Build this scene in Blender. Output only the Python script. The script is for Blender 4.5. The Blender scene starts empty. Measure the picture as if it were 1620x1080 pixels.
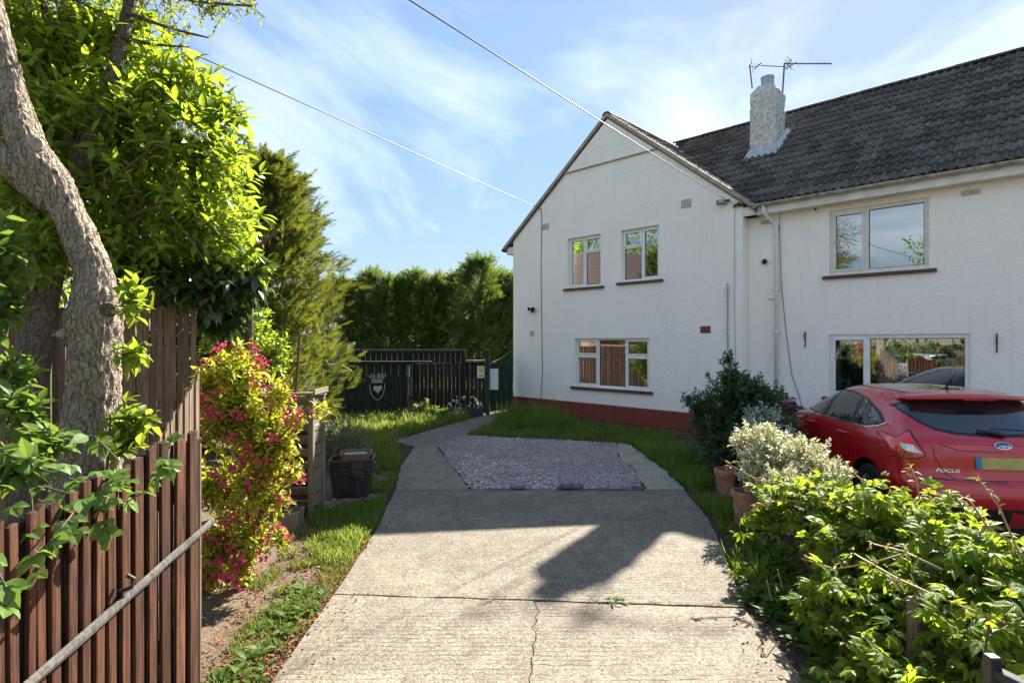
import bpy, bmesh, math, random
import numpy as np
from mathutils import Vector, Matrix, noise as mnoise
from mathutils.bvhtree import BVHTree
from mathutils.geometry import tessellate_polygon, delaunay_2d_cdt

S = bpy.context.scene
R = math.radians
random.seed(7)
rng = np.random.default_rng(11)

# ------------------------------------------------------------------ camera, sky, sun, exposure
SUN_AZ, SUN_EL = 33.0, 37.7            # degrees right of +Y, above the horizon
cam_d = bpy.data.cameras.new('camera'); cam = bpy.data.objects.new('camera', cam_d)
S.collection.objects.link(cam)
cam.location = (0, 0, 2.0); cam.rotation_euler = (R(90), 0, 0)
cam_d.sensor_width = 36; cam_d.lens = 36*880/1620; cam_d.clip_start = .05; cam_d.clip_end = 2000
S.camera = cam
S.view_settings.view_transform = 'Standard'; S.view_settings.look = 'None'
S.view_settings.gamma = 1; S.view_settings.use_curve_mapping = False
S.view_settings.exposure = 3.22

w = bpy.data.worlds.new('World'); S.world = w; w.use_nodes = True
def world_nodes():
    nt = w.node_tree; nt.nodes.clear(); N = nt.nodes.new; L = nt.links.new
    out = N('ShaderNodeOutputWorld'); bg = N('ShaderNodeBackground'); L(bg.outputs[0], out.inputs[0])
    sky = N('ShaderNodeTexSky'); sky.sky_type = 'NISHITA'; sky.sun_disc = False
    sky.sun_elevation = R(SUN_EL); sky.sun_rotation = R(SUN_AZ)
    sky.air_density = 1.0; sky.dust_density = .15; sky.ozone_density = .9; sky.altitude = 50
    tc = N('ShaderNodeTexCoord'); sep = N('ShaderNodeSeparateXYZ'); L(tc.outputs['Generated'], sep.inputs[0])
    mx = N('ShaderNodeMath'); mx.operation = 'MAXIMUM'; L(sep.outputs[2], mx.inputs[0]); mx.inputs[1].default_value = .06
    ad = N('ShaderNodeMath'); ad.operation = 'ADD'; L(mx.outputs[0], ad.inputs[0]); ad.inputs[1].default_value = .12
    dx = N('ShaderNodeMath'); dx.operation = 'DIVIDE'; L(sep.outputs[0], dx.inputs[0]); L(ad.outputs[0], dx.inputs[1])
    dy = N('ShaderNodeMath'); dy.operation = 'DIVIDE'; L(sep.outputs[1], dy.inputs[0]); L(ad.outputs[0], dy.inputs[1])
    cb = N('ShaderNodeCombineXYZ'); L(dx.outputs[0], cb.inputs[0]); L(dy.outputs[0], cb.inputs[1])
    mp = N('ShaderNodeMapping'); L(cb.outputs[0], mp.inputs[0])
    mp.inputs['Location'].default_value = CLOUD_LOC; mp.inputs['Rotation'].default_value = (0, 0, R(-28)); mp.inputs['Scale'].default_value = (1.35, .8, 1)
    n1 = N('ShaderNodeTexNoise'); L(mp.outputs[0], n1.inputs['Vector']); n1.inputs['Scale'].default_value = .62
    n1.inputs['Detail'].default_value = 9; n1.inputs['Roughness'].default_value = .56; n1.inputs['Distortion'].default_value = .5
    cr = N('ShaderNodeValToRGB'); L(n1.outputs[0], cr.inputs[0])
    cr.color_ramp.elements[0].position = .465; cr.color_ramp.elements[0].color = (0, 0, 0, 1)
    cr.color_ramp.elements[1].position = .78; cr.color_ramp.elements[1].color = (.44, .44, .44, 1)
    # sky brightness compressed: bright parts are held back, keeping their hue
    bw = N('ShaderNodeRGBToBW'); L(sky.outputs[0], bw.inputs[0])
    mu = N('ShaderNodeMath'); mu.operation = 'MULTIPLY_ADD'; L(bw.outputs[0], mu.inputs[0]); mu.inputs[1].default_value = .42; mu.inputs[2].default_value = 1
    dv = N('ShaderNodeMath'); dv.operation = 'DIVIDE'; dv.inputs[0].default_value = .34; L(mu.outputs[0], dv.inputs[1])
    vs = N('ShaderNodeVectorMath'); vs.operation = 'SCALE'; L(sky.outputs[0], vs.inputs[0]); L(dv.outputs[0], vs.inputs[3])
    hs = N('ShaderNodeHueSaturation'); hs.inputs['Saturation'].default_value = .98; hs.inputs['Hue'].default_value = .496; L(vs.outputs[0], hs.inputs['Color'])
    mix = N('ShaderNodeMix'); mix.data_type = 'RGBA'; L(cr.outputs[0], mix.inputs[0])
    L(hs.outputs[0], mix.inputs[6]); mix.inputs[7].default_value = (2.25, 2.2, 2.13, 1)
    L(mix.outputs[2], bg.inputs[0]); bg.inputs[1].default_value = .14
CLOUD_LOC = (.35, .2, 0)
world_nodes()

sun_d = bpy.data.lights.new('sun', 'SUN'); sun_d.energy = 2.0; sun_d.angle = R(.53); sun_d.color = (1, .95, .86)
sun = bpy.data.objects.new('sun', sun_d); S.collection.objects.link(sun)
sv = Vector((math.sin(R(SUN_AZ))*math.cos(R(SUN_EL)), math.cos(R(SUN_AZ))*math.cos(R(SUN_EL)), math.sin(R(SUN_EL))))
sun.rotation_euler = sv.to_track_quat('Z', 'Y').to_euler(); sun.location = sv*60

# ------------------------------------------------------------------ object helpers
COL = S.collection
WL = {}                                                    # world location of every object (parents only translate)
def reg(o, loc, parent=None):
    WL[o] = Vector(loc)
    if parent: o.parent = parent; o.location = Vector(loc)-WL[parent]
    else: o.location = loc
def tag(o, label=None, cat=None, group=None, kind=None):
    for k, v in (('label', label), ('category', cat), ('group', group), ('kind', kind)):
        if v: o[k] = v
    return o
def empty(name, loc, label, cat, group=None):
    o = bpy.data.objects.new(name, None); COL.objects.link(o); o.empty_display_size = .2
    reg(o, loc); return tag(o, label, cat, group)
def mesh_obj(name, me, loc, parent=None, mat=None):
    o = bpy.data.objects.new(name, me); COL.objects.link(o)
    if mat and not me.materials: me.materials.append(mat)
    reg(o, loc, parent); return o
def inst(name, me, M, parent):
    """a copy sharing mesh data, placed by the world matrix M"""
    o = bpy.data.objects.new(name, me); COL.objects.link(o)
    o.parent = parent; o.matrix_basis = Matrix.Translation(-WL[parent]) @ M
    WL[o] = M.to_translation(); return o

class MB:
    def __init__(s): s.v = []; s.f = []; s.mi = []; s.cur = 0
    def add(s, vs, fs):
        b = len(s.v); s.v += [tuple(v) for v in vs]; s.f += [tuple(b+i for i in f) for f in fs]; s.mi += [s.cur]*len(fs)
    def box(s, c, size, ax=None):
        """box centred at c; ax = 3 axis vectors (default world axes)"""
        ax = ax or (Vector((1,0,0)), Vector((0,1,0)), Vector((0,0,1)))
        c = Vector(c); vs = []
        for k in range(8):
            vs.append(c + ax[0]*size[0]*((k&1)-.5) + ax[1]*size[1]*(((k>>1)&1)-.5) + ax[2]*size[2]*(((k>>2)&1)-.5))
        s.add(vs, [(0,2,3,1),(4,5,7,6),(0,1,5,4),(2,6,7,3),(0,4,6,2),(1,3,7,5)])
    def bar(s, a, b, wd, th, up=(0,0,1)):
        a, b = Vector(a), Vector(b); x = (b-a); ln = x.length; x.normalize()
        z = Vector(up); y = z.cross(x); y.normalize(); z = x.cross(y)
        s.box((a+b)/2, (ln, wd, th), (x, y, z))
    def tube(s, pts, r, n=8, cap=True):
        pts = [Vector(p) for p in pts]; m = len(pts); rs = r if isinstance(r, (list, tuple)) else [r]*m
        vs = []; ref = None
        for i, p in enumerate(pts):
            t = (pts[min(i+1, m-1)]-pts[max(i-1, 0)])
            if t.length < 1e-9: t = Vector((0,0,1))
            t.normalize()
            if ref is None: ref = Vector((1,0,0)) if abs(t.x) < .8 else Vector((0,1,0))
            u = (ref - t*ref.dot(t)); u.normalize(); v = t.cross(u); ref = u
            for k in range(n):
                a = 2*math.pi*k/n; vs.append(p + (u*math.cos(a)+v*math.sin(a))*rs[i])
        fs = [(i*n+k, i*n+(k+1)%n, (i+1)*n+(k+1)%n, (i+1)*n+k) for i in range(m-1) for k in range(n)]
        if cap: fs += [tuple(range(n-1, -1, -1)), tuple((m-1)*n+k for k in range(n))]
        s.add(vs, fs)
    def lathe(s, c, prof, n=20, cap=False):
        c = Vector(c); vs = [c+Vector((r*math.cos(2*math.pi*k/n), r*math.sin(2*math.pi*k/n), z)) for r, z in prof for k in range(n)]
        m = len(prof)
        fs = [(i*n+k, i*n+(k+1)%n, (i+1)*n+(k+1)%n, (i+1)*n+k) for i in range(m-1) for k in range(n)]
        if cap: fs += [tuple(range(n-1, -1, -1)), tuple((m-1)*n+k for k in range(n))]
        s.add(vs, fs)
    def build(s, name, mat, parent=None, smooth=False, bevel=0, at=None):
        V = [Vector(v) for v in s.v]
        if at is None:
            lo = [min(v[i] for v in V) for i in range(3)]; hi = [max(v[i] for v in V) for i in range(3)]
            at = Vector(((lo[0]+hi[0])/2, (lo[1]+hi[1])/2, (lo[2]+hi[2])/2 if parent else lo[2]))
        me = bpy.data.meshes.new(name); me.from_pydata([v-Vector(at) for v in V], [], s.f)
        mats = mat if isinstance(mat, (list, tuple)) else [mat]
        for m_ in mats: me.materials.append(m_)
        if len(mats) > 1: me.polygons.foreach_set('material_index', s.mi)
        if smooth: me.polygons.foreach_set('use_smooth', [True]*len(s.f))
        me.update()
        o = mesh_obj(name, me, at, parent)
        if bevel:
            b = o.modifiers.new('bevel', 'BEVEL'); b.width = bevel; b.segments = 2; b.limit_method = 'ANGLE'; b.angle_limit = R(40)
        return o

def np_mesh(name, V, loops, sizes, attrs=None, smooth=False):
    me = bpy.data.meshes.new(name); nv = len(V); nf = len(sizes)
    me.vertices.add(nv); me.vertices.foreach_set('co', np.asarray(V, np.float32).ravel())
    me.loops.add(len(loops)); me.loops.foreach_set('vertex_index', np.asarray(loops, np.int32))
    st = np.zeros(nf, np.int32); st[1:] = np.cumsum(sizes)[:-1]
    me.polygons.add(nf); me.polygons.foreach_set('loop_start', st); me.polygons.foreach_set('loop_total', np.asarray(sizes, np.int32))
    if smooth: me.polygons.foreach_set('use_smooth', np.ones(nf, bool))
    for k, a in (attrs or {}).items():
        at = me.attributes.new(k, 'FLOAT', 'POINT'); at.data.foreach_set('value', np.asarray(a, np.float32))
    me.update(calc_edges=True); me.validate(); return me

# ------------------------------------------------------------------ materials
def new_mat(name):
    m = bpy.data.materials.new(name); m.use_nodes = True; nt = m.node_tree; nt.nodes.clear()
    N = nt.nodes.new; L = nt.links.new
    out = N('ShaderNodeOutputMaterial'); p = N('ShaderNodeBsdfPrincipled'); L(p.outputs[0], out.inputs[0])
    return m, N, L, p, out
def c4(c): return (c[0], c[1], c[2], 1)
def rgbmix(N, L, f, a, b, mode='MIX'):
    x = N('ShaderNodeMix'); x.data_type = 'RGBA'; x.blend_type = mode
    for i, s_ in ((0, f), (6, a), (7, b)):
        if isinstance(s_, (int, float)): x.inputs[i].default_value = s_
        elif isinstance(s_, (tuple, list)): x.inputs[i].default_value = c4(s_)
        else: L(s_, x.inputs[i])
    return x.outputs[2]
def math_(N, L, op, a, b=None, c=None):
    x = N('ShaderNodeMath'); x.operation = op
    for i, s_ in enumerate((a, b, c)):
        if s_ is None: continue
        if isinstance(s_, (int, float)): x.inputs[i].default_value = s_
        else: L(s_, x.inputs[i])
    return x.outputs[0]
def ramp(N, L, f, p0, p1, c0=(0,0,0), c1=(1,1,1)):
    x = N('ShaderNodeValToRGB'); L(f, x.inputs[0]); e = x.color_ramp.elements
    e[0].position = p0; e[1].position = p1; e[0].color = c4(c0); e[1].color = c4(c1); return x.outputs[0]
def noise_(N, L, vec, scale, detail=4, rough=.55, dist=0):
    x = N('ShaderNodeTexNoise'); L(vec, x.inputs['Vector']); x.inputs['Scale'].default_value = scale
    x.inputs['Detail'].default_value = detail; x.inputs['Roughness'].default_value = rough; x.inputs['Distortion'].default_value = dist
    return x.outputs[0]
def vor_(N, L, vec, scale, feat='F1', out='Distance'):
    x = N('ShaderNodeTexVoronoi'); x.feature = feat; L(vec, x.inputs['Vector']); x.inputs['Scale'].default_value = scale
    return x.outputs[out]
def pos_(N): return N('ShaderNodeNewGeometry').outputs['Position']
def mapped(N, L, vec, scale, rot=(0,0,0)):
    x = N('ShaderNodeMapping'); L(vec, x.inputs[0]); x.inputs['Scale'].default_value = scale; x.inputs['Rotation'].default_value = rot
    return x.outputs[0]
def bump_(N, L, p, h, strength=.5, dist=.01):
    b = N('ShaderNodeBump'); L(h, b.inputs['Height']); b.inputs['Strength'].default_value = strength; b.inputs['Distance'].default_value = dist
    L(b.outputs[0], p.inputs['Normal']); return b
def plain(name, c, rough=.5, metal=0, spec=.5, c2=None, scale=20, bump=0, bdist=.004, coat=0, stretch=(1,1,1)):
    """a painted or moulded surface: base colour with a little dirt and unevenness"""
    m, N, L, p, o = new_mat(name)
    v = mapped(N, L, pos_(N), stretch)
    n = noise_(N, L, v, scale, 5, .6)
    f = ramp(N, L, n, .35, .68)
    c2 = c2 or tuple(x*.82 for x in c)
    L(rgbmix(N, L, f, c, c2), p.inputs['Base Color'])
    p.inputs['Roughness'].default_value = rough; p.inputs['Metallic'].default_value = metal
    p.inputs['Specular IOR Level'].default_value = spec; p.inputs['Coat Weight'].default_value = coat
    if bump: bump_(N, L, p, n, bump, bdist)
    return m
def leaf_mat(name, ca, cb, ct, tr=.38, rough=.38, spec=.45, rib=None, rim=None):
    m, N, L, p, o = new_mat(name)
    at = N('ShaderNodeAttribute'); at.attribute_name = 'rnd'
    oi = N('ShaderNodeObjectInfo')
    r = math_(N, L, 'FRACT', math_(N, L, 'ADD', at.outputs['Fac'], oi.outputs['Random']))
    col = rgbmix(N, L, r, ca, cb)
    r2 = math_(N, L, 'FRACT', math_(N, L, 'MULTIPLY', r, 7.31))
    col = rgbmix(N, L, math_(N, L, 'MULTIPLY', r2, .35), col, tuple(x*.55 for x in ca))
    if rim:
        ar = N('ShaderNodeAttribute'); ar.attribute_name = 'rim'
        fz = math_(N, L, 'MULTIPLY', ramp(N, L, ar.outputs['Fac'], .15, .6), ramp(N, L, r2, .06, .2))
        col = rgbmix(N, L, fz, col, rim)
    nz = noise_(N, L, pos_(N), 60, 2)
    col = rgbmix(N, L, math_(N, L, 'MULTIPLY', nz, .3), col, tuple(x*.6 for x in ca))
    L(col, p.inputs['Base Color']); p.inputs['Roughness'].default_value = rough; p.inputs['Specular IOR Level'].default_value = spec
    t = N('ShaderNodeBsdfTranslucent'); L(rgbmix(N, L, .6, col, ct), t.inputs[0])
    mx = N('ShaderNodeMixShader'); mx.inputs[0].default_value = tr; L(p.outputs[0], mx.inputs[1]); L(t.outputs[0], mx.inputs[2])
    L(mx.outputs[0], o.inputs[0]); return m
def wood_mat(name, ca, cb, rough=.75, grain=1.0, bump=.5):
    m, N, L, p, o = new_mat(name)
    P = pos_(N)
    v = mapped(N, L, P, (21, 21, 1.0))
    g = noise_(N, L, v, 3.0*grain, 7, .65, .6)
    big = noise_(N, L, mapped(N, L, P, (9, 9, .35)), 1.2, 3)
    f = ramp(N, L, g, .40, .60)
    col = rgbmix(N, L, f, ca, cb)
    col = rgbmix(N, L, math_(N, L, 'MULTIPLY', ramp(N, L, big, .35, .65), .6), col, tuple(x*.45 for x in ca))
    at = N('ShaderNodeObjectInfo')
    col = rgbmix(N, L, math_(N, L, 'MULTIPLY', at.outputs['Random'], .45), col, tuple(x*.5 for x in cb))
    L(col, p.inputs['Base Color']); p.inputs['Roughness'].default_value = rough; p.inputs['Specular IOR Level'].default_value = .25
    bump_(N, L, p, g, bump, .006); return m
def bark_mat(name, ca, cb, sc=1):
    m, N, L, p, o = new_mat(name)
    P = pos_(N); v = mapped(N, L, P, (20*sc, 20*sc, 3.6*sc))
    dn = N('ShaderNodeTexNoise'); L(P, dn.inputs['Vector']); dn.inputs['Scale'].default_value = 7*sc; dn.inputs['Detail'].default_value = 4
    vv = N('ShaderNodeVectorMath'); vv.operation = 'ADD'; L(v, vv.inputs[0])
    sc_ = N('ShaderNodeVectorMath'); sc_.operation = 'SCALE'; L(dn.outputs['Color'], sc_.inputs[0]); sc_.inputs[3].default_value = 2.6
    L(sc_.outputs[0], vv.inputs[1])
    d = vor_(N, L, vv.outputs[0], 1.6, 'DISTANCE_TO_EDGE')
    n = noise_(N, L, v, 2.5, 7, .7)
    h = math_(N, L, 'ADD', ramp(N, L, d, .0, .42), math_(N, L, 'MULTIPLY', n, 1.3))
    f = ramp(N, L, h, .45, 1.45)
    L(rgbmix(N, L, f, cb, ca), p.inputs['Base Color']); p.inputs['Roughness'].default_value = .9; p.inputs['Specular IOR Level'].default_value = .15
    bump_(N, L, p, h, 1.0, .03); return m

def stucco_mat():
    m, N, L, p, o = new_mat('white_render')
    P = pos_(N)
    v = mapped(N, L, P, (1, 1, 1.7))
    n1 = noise_(N, L, v, 17, 4, .6, .4); n2 = noise_(N, L, v, 55, 3, .6)
    h = math_(N, L, 'ADD', n1, math_(N, L, 'MULTIPLY', n2, .45))
    big = noise_(N, L, P, .8, 5, .6)
    col = rgbmix(N, L, ramp(N, L, big, .35, .75), (.94, .895, .84), (.89, .845, .79))
    # algae speckles: denser high on the gable, on their own noise
    sp = N('ShaderNodeSeparateXYZ'); L(P, sp.inputs[0])
    hi = ramp(N, L, math_(N, L, 'MULTIPLY', sp.outputs[2], .1), .47, .64)
    spk = ramp(N, L, noise_(N, L, P, 22, 6, .75), .52, .66)
    zone = ramp(N, L, noise_(N, L, P, 1.1, 4, .6), .40, .66)
    f = math_(N, L, 'MULTIPLY', math_(N, L, 'MULTIPLY', spk, zone), math_(N, L, 'ADD', math_(N, L, 'MULTIPLY', hi, .60), .08))
    col = rgbmix(N, L, f, col, (.17, .18, .17))
    # rain streaks
    st = ramp(N, L, noise_(N, L, mapped(N, L, P, (7, 7, .25)), 2, 4, .6), .55, .8)
    col = rgbmix(N, L, math_(N, L, 'MULTIPLY', st, .18), col, (.42, .41, .38))
    L(col, p.inputs['Base Color']); p.inputs['Roughness'].default_value = .88; p.inputs['Specular IOR Level'].default_value = .2
    bump_(N, L, p, h, .8, .016); return m
def concrete_mat(name, ca, cb, ridges=.5, speck=.5):
    m, N, L, p, o = new_mat(name)
    P = pos_(N)
    big = noise_(N, L, P, .7, 5, .6); mid = noise_(N, L, P, 5, 6, .65)
    col = rgbmix(N, L, ramp(N, L, big, .35, .68), ca, cb)
    col = rgbmix(N, L, math_(N, L, 'MULTIPLY', ramp(N, L, mid, .42, .66), .5), col, tuple(x*.62 for x in cb))
    # exposed aggregate: small stones of several tones
    vc = vor_(N, L, P, 88, 'F1', 'Color'); sv_ = N('ShaderNodeSeparateColor'); L(vc, sv_.inputs[0])
    vd = vor_(N, L, P, 88)
    pit = ramp(N, L, sv_.outputs[0], .55, .85); lig = ramp(N, L, sv_.outputs[1], .80, .95)
    near = ramp(N, L, vd, .25, .55, (1,1,1), (0,0,0))
    col = rgbmix(N, L, math_(N, L, 'MULTIPLY', math_(N, L, 'MULTIPLY', pit, near), speck), col, (.075, .060, .042))
    col = rgbmix(N, L, math_(N, L, 'MULTIPLY', math_(N, L, 'MULTIPLY', lig, near), speck*.45), col, (.50, .46, .38))
    # every stone its own tone, at two sizes
    for sc_, am in ((52, .30), (105, .38)):
        q1 = vor_(N, L, P, sc_, 'F1', 'Color'); q2 = N('ShaderNodeSeparateColor'); L(q1, q2.inputs[0])
        col = rgbmix(N, L, am, col, rgbmix(N, L, 1.0, col, ramp(N, L, q2.outputs[2], .1, .9, (.35,.33,.30), (1.5,1.5,1.5)), 'MULTIPLY'))
    # tamped ridges running across the drive
    wv = N('ShaderNodeTexWave'); wv.wave_type = 'BANDS'; wv.bands_direction = 'Y'
    L(P, wv.inputs[0]); wv.inputs['Scale'].default_value = 6.2; wv.inputs['Distortion'].default_value = 2.2; wv.inputs['Detail'].default_value = 3; wv.inputs['Detail Scale'].default_value = 1.6
    msk = ramp(N, L, noise_(N, L, mapped(N, L, P, (.6, 1.4, 1)), 1.3, 4), .40, .56)
    lines = math_(N, L, 'MULTIPLY', ramp(N, L, wv.outputs['Fac'], .0, .30, (1,1,1), (0,0,0)), msk)
    brk = ramp(N, L, noise_(N, L, mapped(N, L, P, (4, 30, 1)), 2, 3), .42, .6)
    lines = math_(N, L, 'MULTIPLY', lines, brk)
    col = rgbmix(N, L, math_(N, L, 'MULTIPLY', lines, ridges), col, (.09, .08, .065))
    # oil and damp stains
    stn = ramp(N, L, noise_(N, L, P, 1.9, 5, .6, .5), .60, .78)
    col = rgbmix(N, L, math_(N, L, 'MULTIPLY', stn, .75), col, tuple(x*.38 for x in cb))
    L(col, p.inputs['Base Color']); p.inputs['Roughness'].default_value = .9; p.inputs['Specular IOR Level'].default_value = .2
    h = math_(N, L, 'ADD', math_(N, L, 'MULTIPLY', vd, .35), math_(N, L, 'SUBTRACT', math_(N, L, 'MULTIPLY', mid, .6), math_(N, L, 'MULTIPLY', lines, .6)))
    bump_(N, L, p, h, .7, .010); return m
def soil_mat(name, cols, scale=6, bump=.8):
    m, N, L, p, o = new_mat(name)
    P = pos_(N)
    a = noise_(N, L, P, scale*.25, 6, .65); b = noise_(N, L, P, scale*6, 5, .7); vc = vor_(N, L, P, scale*14, 'F1', 'Color')
    sp = N('ShaderNodeSeparateColor'); L(vc, sp.inputs[0])
    col = rgbmix(N, L, ramp(N, L, a, .35, .65), cols[0], cols[1])
    col = rgbmix(N, L, ramp(N, L, b, .45, .7), col, cols[2])
    col = rgbmix(N, L, math_(N, L, 'MULTIPLY', ramp(N, L, sp.outputs[0], .7, .95), .7), col, cols[3])
    L(col, p.inputs['Base Color']); p.inputs['Roughness'].default_value = .95; p.inputs['Specular IOR Level'].default_value = .1
    bump_(N, L, p, math_(N, L, 'ADD', b, sp.outputs[0]), bump, .02); return m
def tile_mat():
    m, N, L, p, o = new_mat('concrete_roof_tile')
    P = pos_(N); oi = N('ShaderNodeObjectInfo'); at = N('ShaderNodeAttribute'); at.attribute_name = 'rnd'
    r = math_(N, L, 'FRACT', math_(N, L, 'ADD', oi.outputs['Random'], at.outputs['Fac']))
    col = rgbmix(N, L, r, (.155, .132, .110), (.042, .036, .031))
    n = noise_(N, L, P, 9, 6, .7); n2 = noise_(N, L, P, 38, 5, .7); z = noise_(N, L, P, .55, 4, .6)
    col = rgbmix(N, L, math_(N, L, 'MULTIPLY', ramp(N, L, n, .45, .7), .7), col, (.075, .065, .05))
    moss = math_(N, L, 'MULTIPLY', ramp(N, L, n2, .5, .64), ramp(N, L, z, .40, .58))
    col = rgbmix(N, L, math_(N, L, 'MULTIPLY', moss, .8), col, (.11, .095, .05))
    lich = ramp(N, L, noise_(N, L, P, 14, 5, .65), .59, .66)
    col = rgbmix(N, L, math_(N, L, 'MULTIPLY', lich, .8), col, (.34, .34, .32))
    L(col, p.inputs['Base Color']); p.inputs['Roughness'].default_value = .78; p.inputs['Specular IOR Level'].default_value = .2
    bump_(N, L, p, n2, .6, .01); return m
def glass_mat(name, refl=.32, tint=(.75, .8, .8)):
    m, N, L, p, o = new_mat(name)
    g = N('ShaderNodeBsdfGlossy'); g.inputs['Roughness'].default_value = 0.0; g.inputs['Color'].default_value = (.95, .97, 1, 1)
    t = N('ShaderNodeBsdfTransparent'); t.inputs[0].default_value = c4(tint)
    fr = N('ShaderNodeFresnel'); fr.inputs[0].default_value = 1.6
    # old panes are never quite flat
    b = N('ShaderNodeBump'); b.inputs['Strength'].default_value = .05; b.inputs['Distance'].default_value = .01
    L(noise_(N, L, pos_(N), 2.2, 1), b.inputs['Height']); L(b.outputs[0], g.inputs['Normal'])
    f = math_(N, L, 'ADD', fr.outputs[0], refl)
    mx = N('ShaderNodeMixShader'); L(f, mx.inputs[0]); L(t.outputs[0], mx.inputs[1]); L(g.outputs[0], mx.inputs[2])
    L(mx.outputs[0], o.inputs[0]); return m

M = {}
M['render'] = stucco_mat()
M['upvc'] = plain('white_upvc', (.82, .82, .82), .28, c2=(.72, .72, .70), scale=6)
M['upvc_cream'] = plain('aged_white_upvc', (.72, .69, .62), .35, c2=(.6, .57, .5), scale=6)
M['sill'] = plain('oxblood_sill_paint', (.095, .022, .020), .42, c2=(.06, .02, .02), scale=14, bump=.3)
M['plinth'] = plain('red_masonry_paint', (.27, .052, .034), .62, c2=(.19, .040, .030), scale=5, bump=.4)
M['mortar'] = plain('painted_mortar', (.20, .042, .030), .8, scale=10)
M['glass'] = glass_mat('window_glass', .19)
M['glass_sky'] = glass_mat('window_glass_bright', .20)
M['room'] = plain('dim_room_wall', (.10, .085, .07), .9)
M['curtain'] = plain('cream_curtain', (.62, .56, .44), .9, scale=4)
M['blind'] = plain('white_blind', (.86, .86, .86), .6)
M['tile'] = tile_mat()
M['fascia'] = plain('painted_fascia', (.74, .72, .67), .45, c2=(.55, .52, .45), scale=4)
M['verge'] = plain('weathered_verge_board', (.42, .36, .27), .8, c2=(.25, .21, .16), scale=8, bump=.5)
M['gutter'] = plain('dirty_gutter', (.48, .46, .42), .5, c2=(.17, .16, .13), scale=9)
M['lead'] = plain('painted_lead_flashing', (.50, .53, .57), .45, c2=(.34, .37, .40), scale=9, bump=.6, bdist=.02)
M['chimney'] = plain('rough_chimney_render', (.78, .77, .74), .9, c2=(.40, .385, .36), scale=13, bump=1.0, bdist=.06)
M['steel'] = plain('flue_steel', (.35, .36, .38), .35, metal=.8)
M['aerial'] = plain('rusty_aerial', (.16, .09, .08), .55, metal=.4)
M['black'] = plain('black_plastic', (.012, .012, .013), .35)
M['rubber'] = plain('cable_rubber', (.02, .02, .02), .6)
M['whitepipe'] = plain('white_pipe', (.76, .76, .75), .35, c2=(.62, .62, .59), scale=5)
M['greypipe'] = plain('grey_conduit', (.36, .36, .34), .5)
M['bark_back'] = bark_mat('shaded_bark', (.11, .085, .065), (.03, .023, .017))
M['mirrored_fence'] = wood_mat('dark_brown_side_fence', (.075, .042, .026), (.03, .018, .012))  # the side fence's own dark brown
M['airbrick'] = plain('terracotta_air_brick', (.28, .085, .05), .8)
M['vent'] = plain('painted_vent', (.62, .61, .58), .6, c2=(.34, .33, .31), scale=30)
M['iron'] = plain('wrought_iron', (.07, .06, .055), .6, metal=.5)
M['concrete'] = concrete_mat('drive_concrete', (.285, .24, .183), (.20, .17, .131), ridges=.7, speck=1.0)
M['concrete_grey'] = concrete_mat('path_concrete', (.31, .262, .20), (.225, .19, .145), ridges=.15, speck=1.0)  # paler, less ridged mix for path and pavement
M['concrete_rough'] = concrete_mat('rough_mortar_strip', (.42, .38, .29), (.30, .27, .20), ridges=0, speck=.4)
M['soil'] = soil_mat('garden_soil', ((.16, .11, .07), (.11, .085, .055), (.20, .15, .10), (.30, .24, .18)))
M['soil_dark'] = soil_mat('damp_border_soil', ((.05, .036, .024), (.065, .048, .03), (.09, .07, .05), (.16, .13, .10)))
M['ground'] = soil_mat('rough_ground', ((.055, .075, .02), (.10, .10, .035), (.12, .10, .05), (.17, .14, .08)), 3)
M['tarmac'] = soil_mat('tarmac', ((.05, .05, .05), (.06, .06, .058), (.075, .073, .07), (.10, .10, .095)), 8, .4)
M['gravel'] = plain('mauve_slate_chippings', (.64, .545, .515), .85, c2=(.34, .29, .275), scale=25)
def chip_mat():
    m, N, L, p, o = new_mat('mixed_slate_chippings'); at = N('ShaderNodeAttribute'); at.attribute_name = 'rnd'
    c_ = N('ShaderNodeValToRGB'); L(at.outputs['Fac'], c_.inputs[0]); e = c_.color_ramp.elements
    e[0].color = (.30,.245,.225,1); e[1].color = (.88,.79,.75,1); q = e.new(.4); q.color = (.62,.52,.485,1)
    z = noise_(N, L, pos_(N), 1.3, 4, .6)
    L(rgbmix(N, L, math_(N, L, 'MULTIPLY', ramp(N, L, z, .45, .68), .5), c_.outputs[0], (.27,.215,.18)), p.inputs['Base Color']); p.inputs['Roughness'].default_value = .85; return m
M['gravel'] = chip_mat()
M['gravel_bed'] = soil_mat('slate_bed', ((.38, .325, .31), (.28, .24, .23), (.44, .38, .365), (.5, .44, .42)), 9)
M['membrane'] = plain('weed_membrane', (.045, .05, .055), .45, c2=(.10, .115, .125), scale=14)
M['fence_red'] = wood_mat('red_brown_fence_stain', (.17, .070, .034), (.026, .012, .008), bump=1.0)
M['fence_dark'] = wood_mat('shade_dark_fence_back', (.022, .014, .010), (.012, .008, .006))  # near black: shade in the gaps between boards put into the colour
M['fence_grey'] = wood_mat('weathered_grey_brown_board', (.33, .235, .16), (.13, .085, .058))
M['rail'] = wood_mat('weathered_rail', (.24, .22, .19), (.075, .068, .058))
M['fence_green'] = wood_mat('dark_green_fence_paint', (.040, .058, .040), (.014, .018, .013), bump=.3)
M['fence_black'] = wood_mat('dark_brown_fence_paint', (.045, .038, .028), (.018, .015, .011), bump=.3)
M['gate_green'] = wood_mat('green_gate_paint', (.026, .072, .036), (.016, .038, .022), bump=.3)
M['slat'] = wood_mat('bleached_slat', (.34, .285, .21), (.18, .145, .105))
M['bark'] = bark_mat('rugged_bark', (.46, .375, .28), (.06, .042, .028))
M['bark_dark'] = bark_mat('dark_bark', (.22, .18, .14), (.05, .038, .028))
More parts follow.
